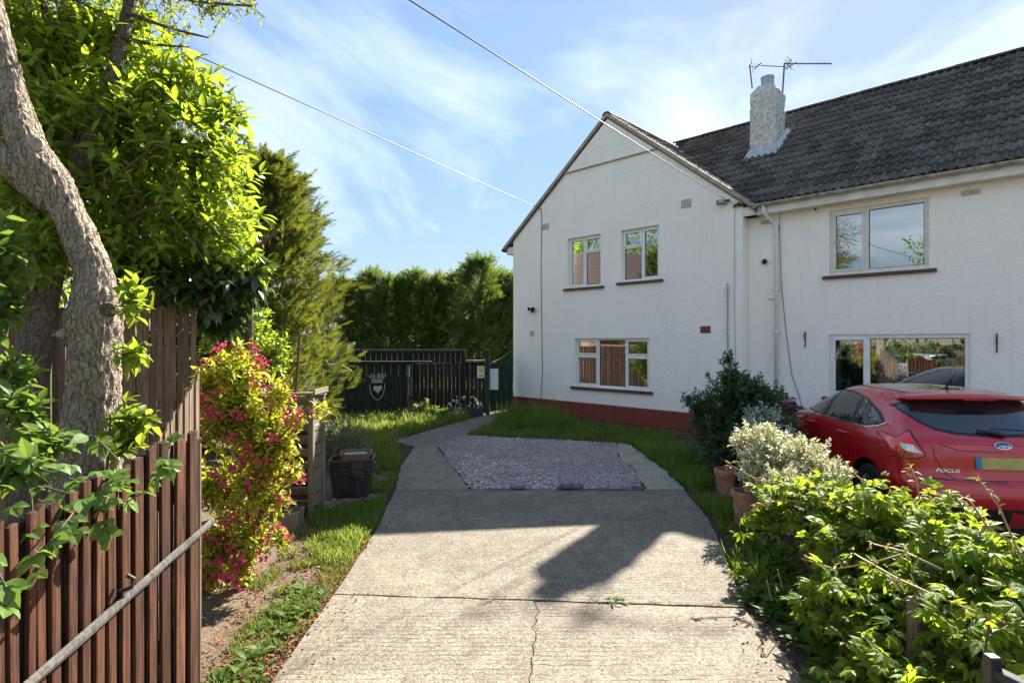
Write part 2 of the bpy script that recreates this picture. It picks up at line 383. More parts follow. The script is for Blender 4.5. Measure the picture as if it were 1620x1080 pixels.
M['twig'] = plain('twig_bark', (.11, .075, .05), .8)
M['cutwood'] = plain('cut_branch_wood', (.37, .295, .215), .8, c2=(.22, .165, .115), scale=30)
M['terracotta'] = plain('terracotta', (.33, .095, .048), .8, c2=(.42, .27, .20), scale=7, bump=.3)
M['bin'] = plain('black_box_plastic', (.022, .022, .024), .42, c2=(.045, .045, .047), scale=8)
M['basket'] = plain('brown_basket_plastic', (.17, .105, .07), .5)
M['kerb'] = plain('old_kerb_stone', (.26, .25, .22), .9, c2=(.13, .13, .11), scale=9, bump=.6)
M['signwhite'] = plain('sign_white', (.80, .80, .78), .4)
M['smiley'] = plain('sign_yellow', (.75, .68, .06), .4)
M['print'] = plain('sign_print', (.05, .05, .09), .5)
M['heart'] = plain('whitewashed_metal', (.55, .54, .50), .6, c2=(.3, .3, .28), scale=60)
M['paper'] = plain('white_scrap', (.78, .79, .80), .5)
M['tarp'] = plain('green_tarpaulin', (.12, .34, .20), .4)
M['roofred'] = plain('brown_picture_roof', (.26, .12, .06), .7)
# ------------------------------------------------------------------ the setting: ground, drive, path
def jag(a, b, step=.16, amp=.012, seed=0):
    """points from a to b (b left out) with a worn, uneven line between them"""
    r_ = random.Random(seed + int(a[0]*1000) + int(b[1]*777)); n_ = max(1, int(math.dist(a, b)/step)); out = []
    ex, ey = (b[0]-a[0])/math.dist(a, b), (b[1]-a[1])/math.dist(a, b)
    for i in range(n_):
        t = i/n_; q = 0 if i == 0 else r_.uniform(-amp, amp)
        out.append((a[0]+(b[0]-a[0])*t-ey*q, a[1]+(b[1]-a[1])*t+ex*q))
    return out
def ring(pts, step=.16, amp=.012):
    out = []
    for i, p in enumerate(pts): out += jag(p, pts[(i+1) % len(pts)], step, amp, i)
    return out
def prism(mb, poly, z0, z1):
    top = [Vector((p[0], p[1], z1)) for p in poly]; n_ = len(poly)
    tri = tessellate_polygon([top])
    vs = top + [Vector((p[0], p[1], z0)) for p in poly]
    fs = []
    for t in tri:
        a, b, c = (top[i] for i in t)
        fs.append(t if (b-a).cross(c-a).z > 0 else t[::-1])
    ar = sum(poly[i][0]*poly[(i+1)%n_][1]-poly[(i+1)%n_][0]*poly[i][1] for i in range(n_))
    for i in range(n_):
        j = (i+1) % n_
        fs.append((i, n_+i, n_+j, j) if ar > 0 else (j, n_+j, n_+i, i))
    mb.add(vs, fs)
def sheet(name, poly, z, mat, z0=None, amp=.03, step=.3, parent=None, kind='structure'):
    mb = MB(); prism(mb, ring(poly, step, amp) if amp else poly, z0 if z0 is not None else z-.03, z)
    o = mb.build(name, mat, parent)
    if kind: tag(o, kind=kind)
    return o
sheet('ground', [(-320,-320),(320,-320),(320,320),(-320,320)], -.045, M['ground'], -.5, 0)
sheet('road', [(-60,-9.5),(60,-9.5),(60,-3.4),(-60,-3.4)], -.041, M['tarmac'], -.3, 0)
sheet('pavement', [(-60,-3.3),(60,-3.3),(60,-1.6),(-60,-1.6)], -.02, M['concrete_grey'], -.3, 0)
sheet('garden_bed', [(-9,1.0),(-1.35,1.0),(-1.35,7.5),(-1.75,9),(-2.3,11.1),(-2.2,12.6),(-3.0,14.9),(-9,15.4)], -.02, M['soil'], -.2)
sheet('border_bed', [(1.62,1.0),(3.6,1.0),(4.2,9.0),(5.3,11.4),(3.4,12.4),(-.1,15.8),(-.2,14.6),(-1.0,12.0),(2.0,11.1),(2.25,10.6),(2.25,7.4),(2.05,5.6),(1.68,4.1)], -.016, M['soil_dark'], -.2)
sheet('neighbour_drive', [(3.5,-1.5),(14,-1.5),(14,8),(7.2,11.5),(5.2,11.2),(4.1,9.0)], -.01, M['concrete'], -.2, .02)

drive = sheet('driveway', [(-1.5,-1.6),(1.8,-1.6),(1.75,4.1),(2.25,5.7),(2.36,7.5),(2.35,10.7),(2.0,11.0),(-1.2,11.9),(-.2,14.2),(.0,15.8),(-.9,14.9),(-2.4,11.3),(-1.66,7.5),(-1.45,5.7)], -.012, M['soil_dark'], -.3, .0)
def slab(poly, mat=None, step=.14, amp=.010, top=.0):
    mb = MB(); prism(mb, ring(poly, step, amp), -.11, top)
    return mb.build('concrete_slab', mat or M['concrete'], drive)
crack = [(.17,4.285),(.185,4.2),(.20,4.13),(.17,4.05),(.175,3.98),(.14,3.9),(.165,3.82),(.16,3.74),(.135,3.66),(.14,3.58),(.12,3.5),(.125,3.42),(.10,3.3),(.12,3.1),(.09,2.9),(.11,2.6),(.07,2.2),(.1,1.8),(.05,1.3),(.08,.8)]
mb = MB(); prism(mb, [(-1.42,.8)] + [(x-.004,y) for x, y in reversed(crack)] + jag((.166,4.293),(-1.41,4.395),.10,.006,3) + [(-1.41,4.395)], -.11, 0); mb.build('concrete_slab', M['concrete'], drive)
mb = MB(); prism(mb, [(x+.004,y) for x, y in crack] + [(1.70,.8)] + jag((1.72,3.3),(1.745,4.17),.2,.02,4) + jag((1.745,4.18),(.18,4.294),.10,.006,5), -.11, -.004); mb.build('concrete_slab', M['concrete'], drive)
slab([(-1.45,-1.55),(1.75,-1.55),(1.70,.78),(-1.43,.78)])
slab([(-1.41,4.409),(.18,4.309),(1.75,4.195),(2.02,5.3),(2.22,6.3),(2.31,7.46),(-.50,7.46),(-1.57,7.48),(-1.43,5.7)], top=.003)
slab([(-1.57,7.51),(-.56,7.49),(-1.44,10.62),(-1.86,10.64),(-1.78,8.9)], M['concrete_grey'])
slab([(-1.86,10.66),(-1.44,10.65),(-1.02,11.92),(-.55,13.0),(-.2,14.1),(-.02,15.6),(-.5,15.6),(-.95,14.75),(-1.7,13.0),(-2.36,11.3),(-2.28,11.05)], M['concrete'], top=-.003)
slab([(2.06,10.95),(1.86,9.6),(1.92,8.7),(1.78,7.49),(2.32,7.49),(2.36,9.0),(2.30,10.68)], M['concrete_rough'], .12, .05, .006)

# gravel patch: a bed and thousands of loose chippings (nobody could count them)
GP = [(-.55,7.52),(1.76,7.52),(1.9,8.7),(1.84,9.6),(2.04,10.97),(-1.0,11.86),(-1.42,10.66)]
sheet('gravel_bed', GP, -.007, M['gravel_bed'], -.1, .03)
def in_poly(P, poly):
    x, y = P[:,0], P[:,1]; ins = np.zeros(len(P), bool); n_ = len(poly)
    for i in range(n_):
        x0, y0 = poly[i]; x1, y1 = poly[(i+1) % n_]
        c = ((y0 > y) != (y1 > y)) & (x < (x1-x0)*(y-y0)/((y1-y0) or 1e-9)+x0); ins ^= c
    return ins
def rand_in(poly, n_, g=None):
    lo = np.min(poly, 0); hi = np.max(poly, 0); out = np.zeros((0, 2))
    while len(out) < n_:
        P = (g or rng).uniform(lo, hi, (n_*2, 2)); out = np.vstack([out, P[in_poly(P, poly)]])
    return out[:n_]
def rot_np(yaw, pitch, roll):
    cy, sy, cp, sp, cr, sr = np.cos(yaw), np.sin(yaw), np.cos(pitch), np.sin(pitch), np.cos(roll), np.sin(roll)
    Rm = np.empty((len(yaw), 3, 3))
    Rm[:,0,0]=cy*cp; Rm[:,0,1]=cy*sp*sr-sy*cr; Rm[:,0,2]=cy*sp*cr+sy*sr
    Rm[:,1,0]=sy*cp; Rm[:,1,1]=sy*sp*sr+cy*cr; Rm[:,1,2]=sy*sp*cr-cy*sr
    Rm[:,2,0]=-sp; Rm[:,2,1]=cp*sr; Rm[:,2,2]=cp*cr; return Rm
def stamp(name, tv, tf, pos, Rm, sc, trim=None, smooth=False):
    """one mesh of many copies of a small template; sc (N,) or (N,3)"""
    tv = np.asarray(tv, float); N_ = len(pos); sc = np.asarray(sc)
    if sc.ndim == 1: sc = sc[:, None].repeat(3, 1)
    V = np.einsum('nij,nkj->nki', Rm, tv[None]*sc[:, None, :]) + np.asarray(pos)[:, None, :]
    lp = np.concatenate([np.asarray(f) for f in tf]); sz = np.array([len(f) for f in tf])
    loops = (lp[None] + (np.arange(N_)*len(tv))[:, None]).ravel()
    attrs = {'rnd': np.repeat(rng.random(N_), len(tv))}
    if trim is not None: attrs['rim'] = np.tile(trim, N_)
    return np_mesh(name, V.reshape(-1, 3), loops, np.tile(sz, N_), attrs, smooth)
ST_V = [(.5,.05,0),(-.5,-.1,.02),(.08,.42,.05),(-.05,-.40,0),(.05,.02,.30),(-.02,0,-.25)]
ST_F = [(0,2,4),(2,1,4),(1,3,4),(3,0,4),(2,0,5),(1,2,5),(3,1,5),(0,3,5)]
def chips(name, poly, n_, s0, s1, z, mat, parent=None, kind='stuff', edge=None):
    P = rand_in(poly, n_)
    pos = np.c_[P, np.full(n_, z)+rng.uniform(0, s1*.25, n_)]
    Rm = rot_np(rng.uniform(0, 6.28, n_), rng.normal(0, .16, n_), rng.normal(0, .16, n_))
    s_ = s0+(s1-s0)*rng.random(n_)**2.2
    me = stamp(name, ST_V, ST_F, pos, Rm, np.c_[s_, s_*rng.uniform(.6,1,n_), s_*rng.uniform(.18,.42,n_)])
    o = mesh_obj(name, me, (0,0,0), parent, mat); return tag(o, kind=kind)
chips('gravel', GP, 21000, .016, .055, .004, M['gravel'])
chips('gravel_heap', [(-.6,7.55),(.9,7.55),(.3,8.6),(-.2,9.6),(-.95,9.9)], 1500, .03, .08, .004, M['gravel'])
# torn weed membrane sticking out along the front edge of the gravel
def crumple(name, path, wd, label, seed):
    r_ = random.Random(seed); mb = MB(); vs = []; 
    for i, p in enumerate(path):
        for k in range(4):
            vs.append((p[0]+r_.uniform(-.015,.015), p[1]+wd*(k/3)+r_.uniform(-.01,.01), p[2]*math.sin((k+.6)/3.6*3.0)+r_.uniform(0,.018)))
    fs = [(i*4+k, (i+1)*4+k, (i+1)*4+k+1, i*4+k+1) for i in range(len(path)-1) for k in range(3)]
    mb.add(vs, fs); return tag(mb.build(name, M['membrane'], None), label, 'membrane')
crumple('membrane_scrap', [(.62+i*.05, 7.47, .03+.05*abs(math.sin(i*1.3))) for i in range(8)], .16, 'crumpled grey membrane scrap at the middle of the gravel edge', 1)
crumple('membrane_strip', [(1.02+i*.05, 7.48, .012+.035*(i>11)) for i in range(17)], .07, 'long torn dark membrane strip along the right front edge of gravel', 2)
crumple('membrane_flap', [(-.02+i*.04, 7.50, .03) for i in range(6)], .12, 'small dark membrane flap poking from left part of gravel edge', 3)

# ------------------------------------------------------------------ the two houses
W0 = Vector((.037, 16.27, 0)); DD = Vector((.7149, -.6992, 0)).normalized(); NN = Vector((.6992, .7149, 0)).normalized(); ZZ = Vector((0,0,1))
def fr(u, out, z): return W0 + DD*u - NN*out + ZZ*z
AX = (DD, -NN, ZZ)
def wbox(mb, u0, u1, o0, o1, z0, z1): mb.box(fr((u0+u1)/2, (o0+o1)/2, (z0+z1)/2), (abs(u1-u0), abs(o1-o0), abs(z1-z0)), AX)
def wall_panel(mb, outer, holes, out, th):
    """a wall of real thickness with openings"""
    loops = [outer]+holes
    fl = [Vector((u, z, 0)) for lp in loops for u, z in lp]
    eds, b0 = [], 0
    for lp in loops: eds += [(b0+i, b0+(i+1) % len(lp)) for i in range(len(lp))]; b0 += len(lp)
    rs = delaunay_2d_cdt([Vector((p.x, p.y)) for p in fl], eds, [], 0, 1e-7); tri = []
    for f in rs[2]:
        c_ = np.array([[sum(rs[0][i].x for i in f)/len(f), sum(rs[0][i].y for i in f)/len(f)]])
        if in_poly(c_, outer)[0] and not any(in_poly(c_, h)[0] for h in holes): tri.append(tuple(rs[3][i][0] for i in f))
    n_ = len(fl); vs = [fr(p.x, out, p.y) for p in fl]+[fr(p.x, out-th, p.y) for p in fl]; fs = []
    for t in tri:
        a, b, c = (fl[i] for i in t); up = (b-a).cross(c-a).z > 0
        t = t if up else t[::-1]
        fs.append(t); fs.append(tuple(n_+i for i in t[::-1]))
    b0 = 0
    for lp in loops:
        m_ = len(lp)
        for i in range(m_):
            j = (i+1) % m_; fs.append((b0+i, n_+b0+i, n_+b0+j, b0+j))
        b0 += m_
    mb.add(vs, fs)
def rect(u0, u1, z0, z1): return [(u0,z0),(u1,z0),(u1,z1),(u0,z1)]
UC, ZA, SL = 3.32, 7.73, .805                              # gable: centre, apex, slope
def groof(u): return ZA-SL*abs(u-UC)
GW = [(2.02,3.09,3.42,4.735), (3.70,4.745,3.46,4.72), (2.26,4.48,.83,2.08)]
NW = [(8.23,9.78,3.27,4.50), (8.22,10.33,.95,2.13)]
gh = empty('gabled_house', W0, 'white rendered gabled end house with a red painted brick plinth', 'house')
nh = empty('terraced_house', fr(6.7, -.27, 0), 'white rendered house with dark tiled roof behind the red car', 'house')
# walls
mb = MB(); wall_panel(mb, [(0,0),(6.68,0),(6.68,groof(6.68)-.13),(UC,ZA-.13),(0,groof(0)-.13)], [rect(*w_) for w_ in GW], 0, .26)
wall_o = mb.build('wall', M['render'], gh)
mb = MB(); wbox(mb, 0, .25, -.262, -8.6, 0, 4.75); wbox(mb, 6.43, 6.678, -.262, -3.0, 0, 4.62); wbox(mb, .252, 6.5, -8.3, -8.6, 0, 4.7)
mb.build('side_wall', M['render'], gh)
mb = MB(); wall_panel(mb, [(6.682,0),(14.5,0),(14.5,4.66),(6.682,4.66)], [rect(*w_) for w_ in NW], -.27, .26)
mb.build('wall', M['render'], nh)
mb = MB(); wbox(mb, 14.25, 14.5, -.532, -8.6, 0, 4.66); wbox(mb, 6.5, 14.25, -8.3, -8.6, 0, 4.66); mb.build('rear_wall', M['render'], nh)
# upper gable panel standing proud of the wall below, with its drip ledge
zb = 6.50
ul, ur = UC-(ZA-.14-zb)/SL, UC+(ZA-.14-zb)/SL
mb = MB(); wall_panel(mb, [(ul+.03,zb),(ur-.03,zb),(UC,ZA-.17)], [], .035, .033); mb.build('gable_panel', M['render'], gh)
mb = MB(); mb.bar(fr(ul-.02,.022,zb-.012), fr(ur+.02,.022,zb-.012), .046, .026); mb.build('drip_ledge', M['verge'], gh)
# red plinth: real bricks on a painted bed, with a chamfered top course
mb = MB(); wbox(mb, -.028, 6.70, .002, .028, -.05, .368); mb.build('plinth', M['mortar'], gh)
bm_ = MB(); bm_.box((0,0,0), (.217,.03,.066), (Vector((1,0,0)),Vector((0,1,0)),Vector((0,0,1)))); bo = bm_.build('brick', M['plinth'], None)
bme = bo.data; bpy.data.objects.remove(bo)
Rw = Matrix((( DD.x, -NN.x, 0, 0), (DD.y, -NN.y, 0, 0), (0, 0, 1, 0), (0, 0, 0, 1)))
for r_ in range(5):
    u = -.03+(.0 if r_ % 2 else -.1125)+.1125
    while u < 6.6:
        inst('brick', bme, Matrix.Translation(fr(u+.1, .0185+random.uniform(-.0012,.0012), .034+.0745*r_)) @ Rw, gh); u += .2255
mb = MB(); vs = [fr(u, o_, z) for u in (-.036,6.71) for o_, z in ((.002,.369),(.037,.369),(.037,.392),(.002,.412))]
mb.add(vs, [(0,1,5,4),(1,2,6,5),(2,3,7,6),(3,0,4,7),(3,2,1,0),(4,5,6,7)]); mb.build('plinth_capping', M['plinth'], gh)

# windows
def window(house, u0, u1, z0, z1, lights, recess, out, glass, sill=True, fm=None, sill_out=.07):
    fm = fm or M['upvc']; f = .052 if out > -.1 else .072; o1 = out-recess; o0 = o1-.065
    mb = MB()
    wbox(mb, u0, u1, o0, o1, z1-f, z1); wbox(mb, u0, u1, o0, o1, z0, z0+f)
    wbox(mb, u0, u0+f, o0, o1, z0+f, z1-f); wbox(mb, u1-f, u1, o0, o1, z0+f, z1-f)
    us = sorted({l[1] for l in lights} - {u1})
    for u in us: wbox(mb, u-f/2, u+f/2, o0, o1-.002, z0+f, z1-f)
    for a, b, c, d_, op in lights:
        if c > z0: wbox(mb, max(a, u0+f)+(f/2 if a > u0 else 0), min(b, u1-f)-(f/2 if b < u1 else 0), o0, o1-.004, c-f/2, c+f/2)
    W_ = mb.build('window', fm, house, bevel=.006)
    for a, b, c, d_, op in lights:
        A = a+(f if a == u0 else f/2); B = b-(f if b == u1 else f/2); C_ = c+(f if c == z0 else f/2); D_ = d_-(f if d_ == z1 else f/2)
        g = 0
        if op:
            s_ = .046; g = s_; q0, q1 = o0+.01, o1+.014; A2, B2, C2, D2 = A-.012, B+.012, C_-.012, D_+.012; m2 = MB()
            wbox(m2, A2, B2, q0, q1, D2-s_, D2); wbox(m2, A2, B2, q0, q1, C2, C2+s_)
            wbox(m2, A2, A2+s_, q0, q1, C2+s_, D2-s_); wbox(m2, B2-s_, B2, q0, q1, C2+s_, D2-s_)
            m2.build('sash', fm, W_, bevel=.006); A, B, C_, D_ = A2+s_-.004, B2-s_+.004, C2+s_-.004, D2-s_+.004
        m3 = MB(); wbox(m3, A, B, o0+.028, o0+.034, C_, D_)
        m3.build('pane', glass, W_)
        m4 = MB(); e_ = .011; q = o0+.043                       # black gasket round the pane
        for bx_ in ((A,B,D_-e_,D_),(A,B,C_,C_+e_),(A,A+e_,C_+e_,D_-e_),(B-e_,B,C_+e_,D_-e_)): wbox(m4, bx_[0], bx_[1], o0+.035, q, bx_[2], bx_[3])
        m4.build('gasket', M['black'], W_)
    if sill:
        m5 = MB(); so = out+sill_out
        vs = [fr(u, o_, z) for u in (u0-.11, u1+.11) for o_, z in ((out+.002,z0-.075),(so,z0-.075),(so,z0-.03),(out+.002,z0-.004))]
        m5.add(vs, [(0,1,5,4),(1,2,6,5),(2,3,7,6),(3,0,4,7),(3,2,1,0),(4,5,6,7)])
        m5.build('sill', M['sill'], W_, bevel=.008)
    # the room behind
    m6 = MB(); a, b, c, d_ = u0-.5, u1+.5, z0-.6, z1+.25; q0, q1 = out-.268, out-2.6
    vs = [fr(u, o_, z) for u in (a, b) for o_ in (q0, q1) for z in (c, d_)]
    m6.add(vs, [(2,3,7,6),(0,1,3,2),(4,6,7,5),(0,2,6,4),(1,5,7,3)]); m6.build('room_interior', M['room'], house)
    return W_
def curtain(win, u0, u1, z0, z1, out, lean=0, mat=None):
    mb = MB(); n_ = max(8, int((u1-u0)/.02)); vs = []
    for i in range(n_+1):
        u = u0+(u1-u0)*i/n_; o_ = out+.022*math.sin(i*1.15)+.01*math.sin(i*.37)
        vs += [fr(u, o_, z1), fr(u+lean*.5, o_+.006, (z0+z1)/2), fr(u+lean, o_, z0)]
    mb.add(vs, [(i*3+k, (i+1)*3+k, (i+1)*3+k+1, i*3+k+1) for i in range(n_) for k in (0, 1)])
    mb.build('curtain', mat or M['curtain'], win, smooth=True)
w1 = window(gh, *GW[0], [(2.02,2.555,3.42,4.735,True),(2.555,3.09,3.42,4.32,False),(2.555,3.09,4.32,4.735,True)], .085, 0, M['glass'])
w2 = window(gh, *GW[1], [(3.70,4.25,3.46,4.29,False),(3.70,4.25,4.29,4.72,True),(4.25,4.745,3.46,4.72,True)], .085, 0, M['glass'])
w3 = window(gh, *GW[2], [(2.26,2.98,.83,1.64,True),(2.26,2.98,1.64,2.08,True),(2.98,3.80,.83,2.08,False),(3.80,4.48,.83,1.64,True),(3.80,4.48,1.64,2.08,True)], .07, 0, M['glass'])
curtain(w3, 2.80, 2.96, .85, 1.95, -.33, -.05); curtain(w3, 3.02, 3.16, .85, 2.0, -.33, .03)
w4 = window(nh, *NW[0], [(8.23,8.84,3.27,4.50,True),(8.84,9.78,3.27,4.50,False)], .03, -.27, M['glass_sky'], fm=M['upvc_cream'])
w5 = window(nh, *NW[1], [(8.22,8.86,.95,2.13,True),(8.86,10.33,.95,2.13,False)], .03, -.27, M['glass'], fm=M['upvc'])
curtain(w5, 8.93, 9.22, .9, 2.08, -.6); curtain(w5, 8.28, 8.36, .9, 2.08, -.6); curtain(w5, 10.05, 10.28, .9, 2.08, -.6)
for a, b in ((8.33, 8.78), (8.95, 9.66)):                  # half drawn venetian blinds
    mb = MB()
    for k in range(22): mb.bar(fr(a, -.47, 4.43-k*.022), fr(b, -.47, 4.43-k*.022), .018, .0025, (0,.5,1))
    wbox(mb, a, b, -.482, -.455, 3.925, 3.945); 
    mb.tube([fr(b-.04, -.455, 4.4), fr(b-.045, -.45, 3.62)], .007, 6)
    mb.build('blind', M['blind'], w4)

# roofs
TV, TF = [], []
prof = [(-.150,.0),(-.105,.0),(-.088,.024),(-.062,.034),(-.036,.024),(-.020,.0),(.045,.0),(.062,.024),(.088,.034),(.114,.024),(.131,.0),(.150,.0)]
for x, h in prof: TV += [(x,0,h+.038),(x,.41,h+.002),(x,0,h+.008)]
np_ = len(prof)
for i in range(np_-1): TF += [(i*3,(i+1)*3,(i+1)*3+1,i*3+1),(i*3+2,(i+1)*3+2,(i+1)*3,i*3)]
TF += [(0,1,2),((np_-1)*3,(np_-1)*3+2,(np_-1)*3+1)]
tile_me = bpy.data.meshes.new('roof_tile'); tile_me.from_pydata(TV, [], TF); tile_me.materials.append(M['tile'])
def slope_mats(o, across, up, ncol, nrow, keep):
    """world matrices of the tiles of one slope: o eaves corner, across and up unit vectors"""
    z = across.cross(up).normalized(); flip = z.z < 0
    if flip: z = -z
    x = up.cross(z); out = []
    for r_ in range(nrow):
        for c_ in range(ncol):
            p = o + across*((c_+.5)*.30) + up*(r_*.333) + z*random.uniform(-.004,.004)
            if not keep(p, r_, c_): continue
            yw = random.gauss(0, .008); xx = (x*math.cos(yw)+up*math.sin(yw)); yy = (up*math.cos(yw)-x*math.sin(yw))
            out.append(Matrix(((xx.x,yy.x,z.x,p.x),(xx.y,yy.y,z.y,p.y),(xx.z,yy.z,z.z,p.z),(0,0,0,1))))
    return out
def seen(p, m_=30):
    px = 810+880*p.x/p.y; py = 540-880*(p.z-2)/p.y; return -m_ < px < 1620+m_ and -m_ < py < 1080+m_
def lay(mats, parent, limit, name='tile'):
    mats = sorted(mats, key=lambda m_: (not seen(m_.translation), m_.translation.y))
    for m_ in mats[:limit]: inst(name, tile_me, m_, parent)
    rest = mats[limit:]
    if rest:
        pos = np.array([m_.translation for m_ in rest]); Rm = np.array([[list(r_)[:3] for r_ in list(m_)[:3]] for m_ in rest])
        me = stamp('tiles', TV, TF, pos, Rm, np.ones(len(rest)))
        tag(mesh_obj(name, me, (0,0,0), parent, M['tile']), kind='stuff').location = -WL[parent]
MS = .80; EZ = 4.83; EO = .02; DEP = 4.03                  # main roof: slope, eaves height, eaves line, run
def mroof(out): return EZ+MS*(EO-out)
upm = (NN*1+ZZ*MS).normalized()
mb = MB(); q = .045
fo_ = [(6.98,EO-.075),(14.6,EO-.075),(14.6,EO-DEP),(3.0,EO-DEP),(UC,EO-3.75)]   # front slope, cut round the gable
def slope_slab(pl, zf):
    t3 = [Vector((u, o_, 0)) for u, o_ in pl]; n_ = len(pl)
    top = [fr(u, o_, zf(o_)-q) for u, o_ in pl]; bot = [p-ZZ*.12 for p in top]; fs = []
    for t in tessellate_polygon([t3]):
        a, b, c_ = (top[i] for i in t); t = tuple(t) if (b-a).cross(c_-a).z > 0 else tuple(t[::-1]); fs += [t, tuple(n_+i for i in t[::-1])]
    mb.add(top+bot, fs+[(i, n_+i, n_+(i+1)%n_, (i+1)%n_) for i in range(n_)])
slope_slab(fo_, mroof)
slope_slab([(3.0,EO-DEP-.002),(14.6,EO-DEP-.002),(14.6,EO-2*DEP),(-.2,EO-2*DEP)], lambda o_: EZ+MS*(o_-(EO-2*DEP)))
hp3 = [fr(3.0,EO-DEP,EZ+MS*DEP-q), fr(-.2,EO-2*DEP,EZ-q), fr(-.2,EO-1.2,EZ-q)]                # hipped end over the left flank
mb.add(hp3+[p-ZZ*.12 for p in hp3], [(0,1,2),(5,4,3),(0,3,4,1),(1,4,5,2),(2,5,3,0)])
# cut the part of the slab in front that lies under the gable: keep it only right of the gable's eaves at the front
roof_n = mb.build('roof', M['tile'], nh)
def keep_main(p, r_, c_):
    u = (p-W0).dot(DD); o_ = -(p-W0).dot(NN)
    if u < 2.95: return False
    return not (u < 6.97 and groof(u) > p.z+.34)
mats = slope_mats(fr(2.0, EO+.03, EZ-.024), DD, upm, 42, 15, keep_main)
lay(mats, roof_n, 300)
mats = slope_mats(fr(0.1, EO-2*DEP, EZ), DD, (-NN*1+ZZ*MS).normalized(), 48, 15, lambda p, r_, c_: (p-W0).dot(DD) > 3.1-3.2*(1-r_*.333/(DEP*1.28)))
lay(mats, roof_n, 0, 'rear_tile')
# ridge tiles
rv, rf = [], []
for x in (0, .46):
    for k in range(9):
        a = math.pi*(k/8); rv.append((x, .125*math.cos(a), .080*math.sin(a)-.02+(.004 if x == 0 else 0)))
    for k in range(9):
        a = math.pi*(k/8); rv.append((x, .11*math.cos(a), .066*math.sin(a)-.02))
for k in range(8): rf += [(k, k+1, 18+k+1, 18+k), (9+k, 27+k, 27+k+1, 9+k+1), (k, 9+k, 9+k+1, k+1), (18+k, 18+k+1, 27+k+1, 27+k)]
ridge_me = bpy.data.meshes.new('ridge_tile'); ridge_me.from_pydata(rv, [], [f[::-1] for f in rf]); ridge_me.materials.append(M['tile'])
def ridge(a, b, parent):
    x = (b-a); n_ = int(x.length/.45); x.normalize(); y = ZZ.cross(x)
    for i in range(n_):
        p = a+x*(.45*i)+ZZ*random.uniform(-.004,.004)
        inst('ridge_tile', ridge_me, Matrix(((x.x,y.x,0,p.x),(x.y,y.y,0,p.y),(x.z,y.z,1,p.z),(0,0,0,1))), parent)
ridge(fr(3.0, EO-DEP, EZ+MS*DEP-.01), fr(14.6, EO-DEP, EZ+MS*DEP-.01), roof_n)
# gable roof: two slopes running back
mb = MB(); oo = .085
prf = [(-.33, groof(-.33)), (UC, ZA), (6.97, groof(6.97))]
vs = [fr(u, o_, z-.085) for o_ in (oo-.03,-4.3) for u, z in prf] + [fr(u, o_, z-.14) for o_ in (oo-.03,-4.3) for u, z in prf]
mb.add(vs, [(0,1,4,3),(1,2,5,4),(6,9,10,7),(7,10,11,8),(0,6,7,1),(1,7,8,2),(3,4,10,9),(4,5,11,10),(0,3,9,6),(2,8,11,5)])
roof_g = mb.build('roof', M['tile'], gh)
for sgn in (1, -1):
    up = (-DD*sgn + ZZ*SL).normalized(); ue = 6.97 if sgn > 0 else -.33
    def keep_g(p, r_, c_):
        o_ = -(p-W0).dot(NN); return mroof(o_) < p.z+.10 or o_ > 0
    ms = slope_mats(fr(ue, oo-.01, groof(ue)-.062), NN, up, 14, 14, keep_g)
    vis = [m_ for m_ in ms if -(m_.translation-W0).dot(NN) > oo-.5]
    lay(vis, roof_g, 60); lay([m_ for m_ in ms if m_ not in vis], roof_g, 0, 'rear_tile')
ridge(fr(UC, oo+.01, ZA-.055), fr(UC, -3.7, ZA-.055), roof_g)
# verge boards, boxed eaves, soffits and gutters
mb = MB()
for s0, s1 in ((-.33, UC), (6.97, UC)):
    mb.bar(fr(s0, oo-.055, groof(s0)-.055), fr(s1, oo-.055, groof(s1)-.055), .11, .085, -NN if 0 else ZZ)
mb.build('verge_board', M['verge'], gh, bevel=.006)
mb = MB(); wbox(mb, 6.682, 6.93, -.268, .004, 4.60, 4.78); wbox(mb, -.26, -.002, -.05, .004, 4.55, 4.76); mb.build('boxed_eaves', M['fascia'], gh)
mb = MB(); wbox(mb, -.25, -.003, -.052, -4, 4.60, 4.64); wbox(mb, -.27, -.251, -.05, -4, 4.56, 4.76); mb.build('side_soffit', M['fascia'], gh)
mb = MB(); mb.tube([fr(-.36, .07, 4.70), fr(-.36, -4, 4.70)], .06, 10); mb.build('gutter', M['black'], gh, smooth=True)
mb = MB(); wbox(mb, 6.935, 14.5, -.045, -.02, 4.60, 4.79); wbox(mb, 6.68, 14.5, -.268, -.0455, 4.60, 4.63); mb.build('fascia', M['fascia'], nh)
mb = MB(); n_ = 9                                           # half round gutter
vs, fs = [], []
for u in (6.86, 14.5):
    for k in range(n_): a = math.pi+math.pi*k/(n_-1); vs.append(fr(u, .045+.062*math.cos(a), 4.80+.058*math.sin(a)))
    for k in range(n_): a = math.pi+math.pi*k/(n_-1); vs.append(fr(u, .045+.056*math.cos(a), 4.80+.052*math.sin(a)))
N2 = 2*n_
for k in range(n_-1): fs += [(k, k+1, N2+k+1, N2+k), (n_+k, N2+n_+k, N2+n_+k+1, n_+k+1)]
fs += [(0, N2, N2+n_, n_), (n_-1, 2*n_-1, N2+2*n_-1, N2+n_-1), tuple(range(n_))+tuple(range(2*n_-1, n_-1, -1))]
mb.add(vs, fs); gut = mb.build('gutter', M['gutter'], nh)
for u in (7.15, 8.5, 9.6, 10.7, 12.2):
    mb = MB()
    for k in range(n_-1):
        a0 = math.pi+math.pi*k/(n_-1); a1 = math.pi+math.pi*(k+1)/(n_-1)
        mb.bar(fr(u, .045+.067*math.cos(a0), 4.80+.063*math.sin(a0)), fr(u, .045+.067*math.cos(a1), 4.80+.063*math.sin(a1)), .07, .01, DD)
    mb.build('gutter_joint', M['gutter'], gut)
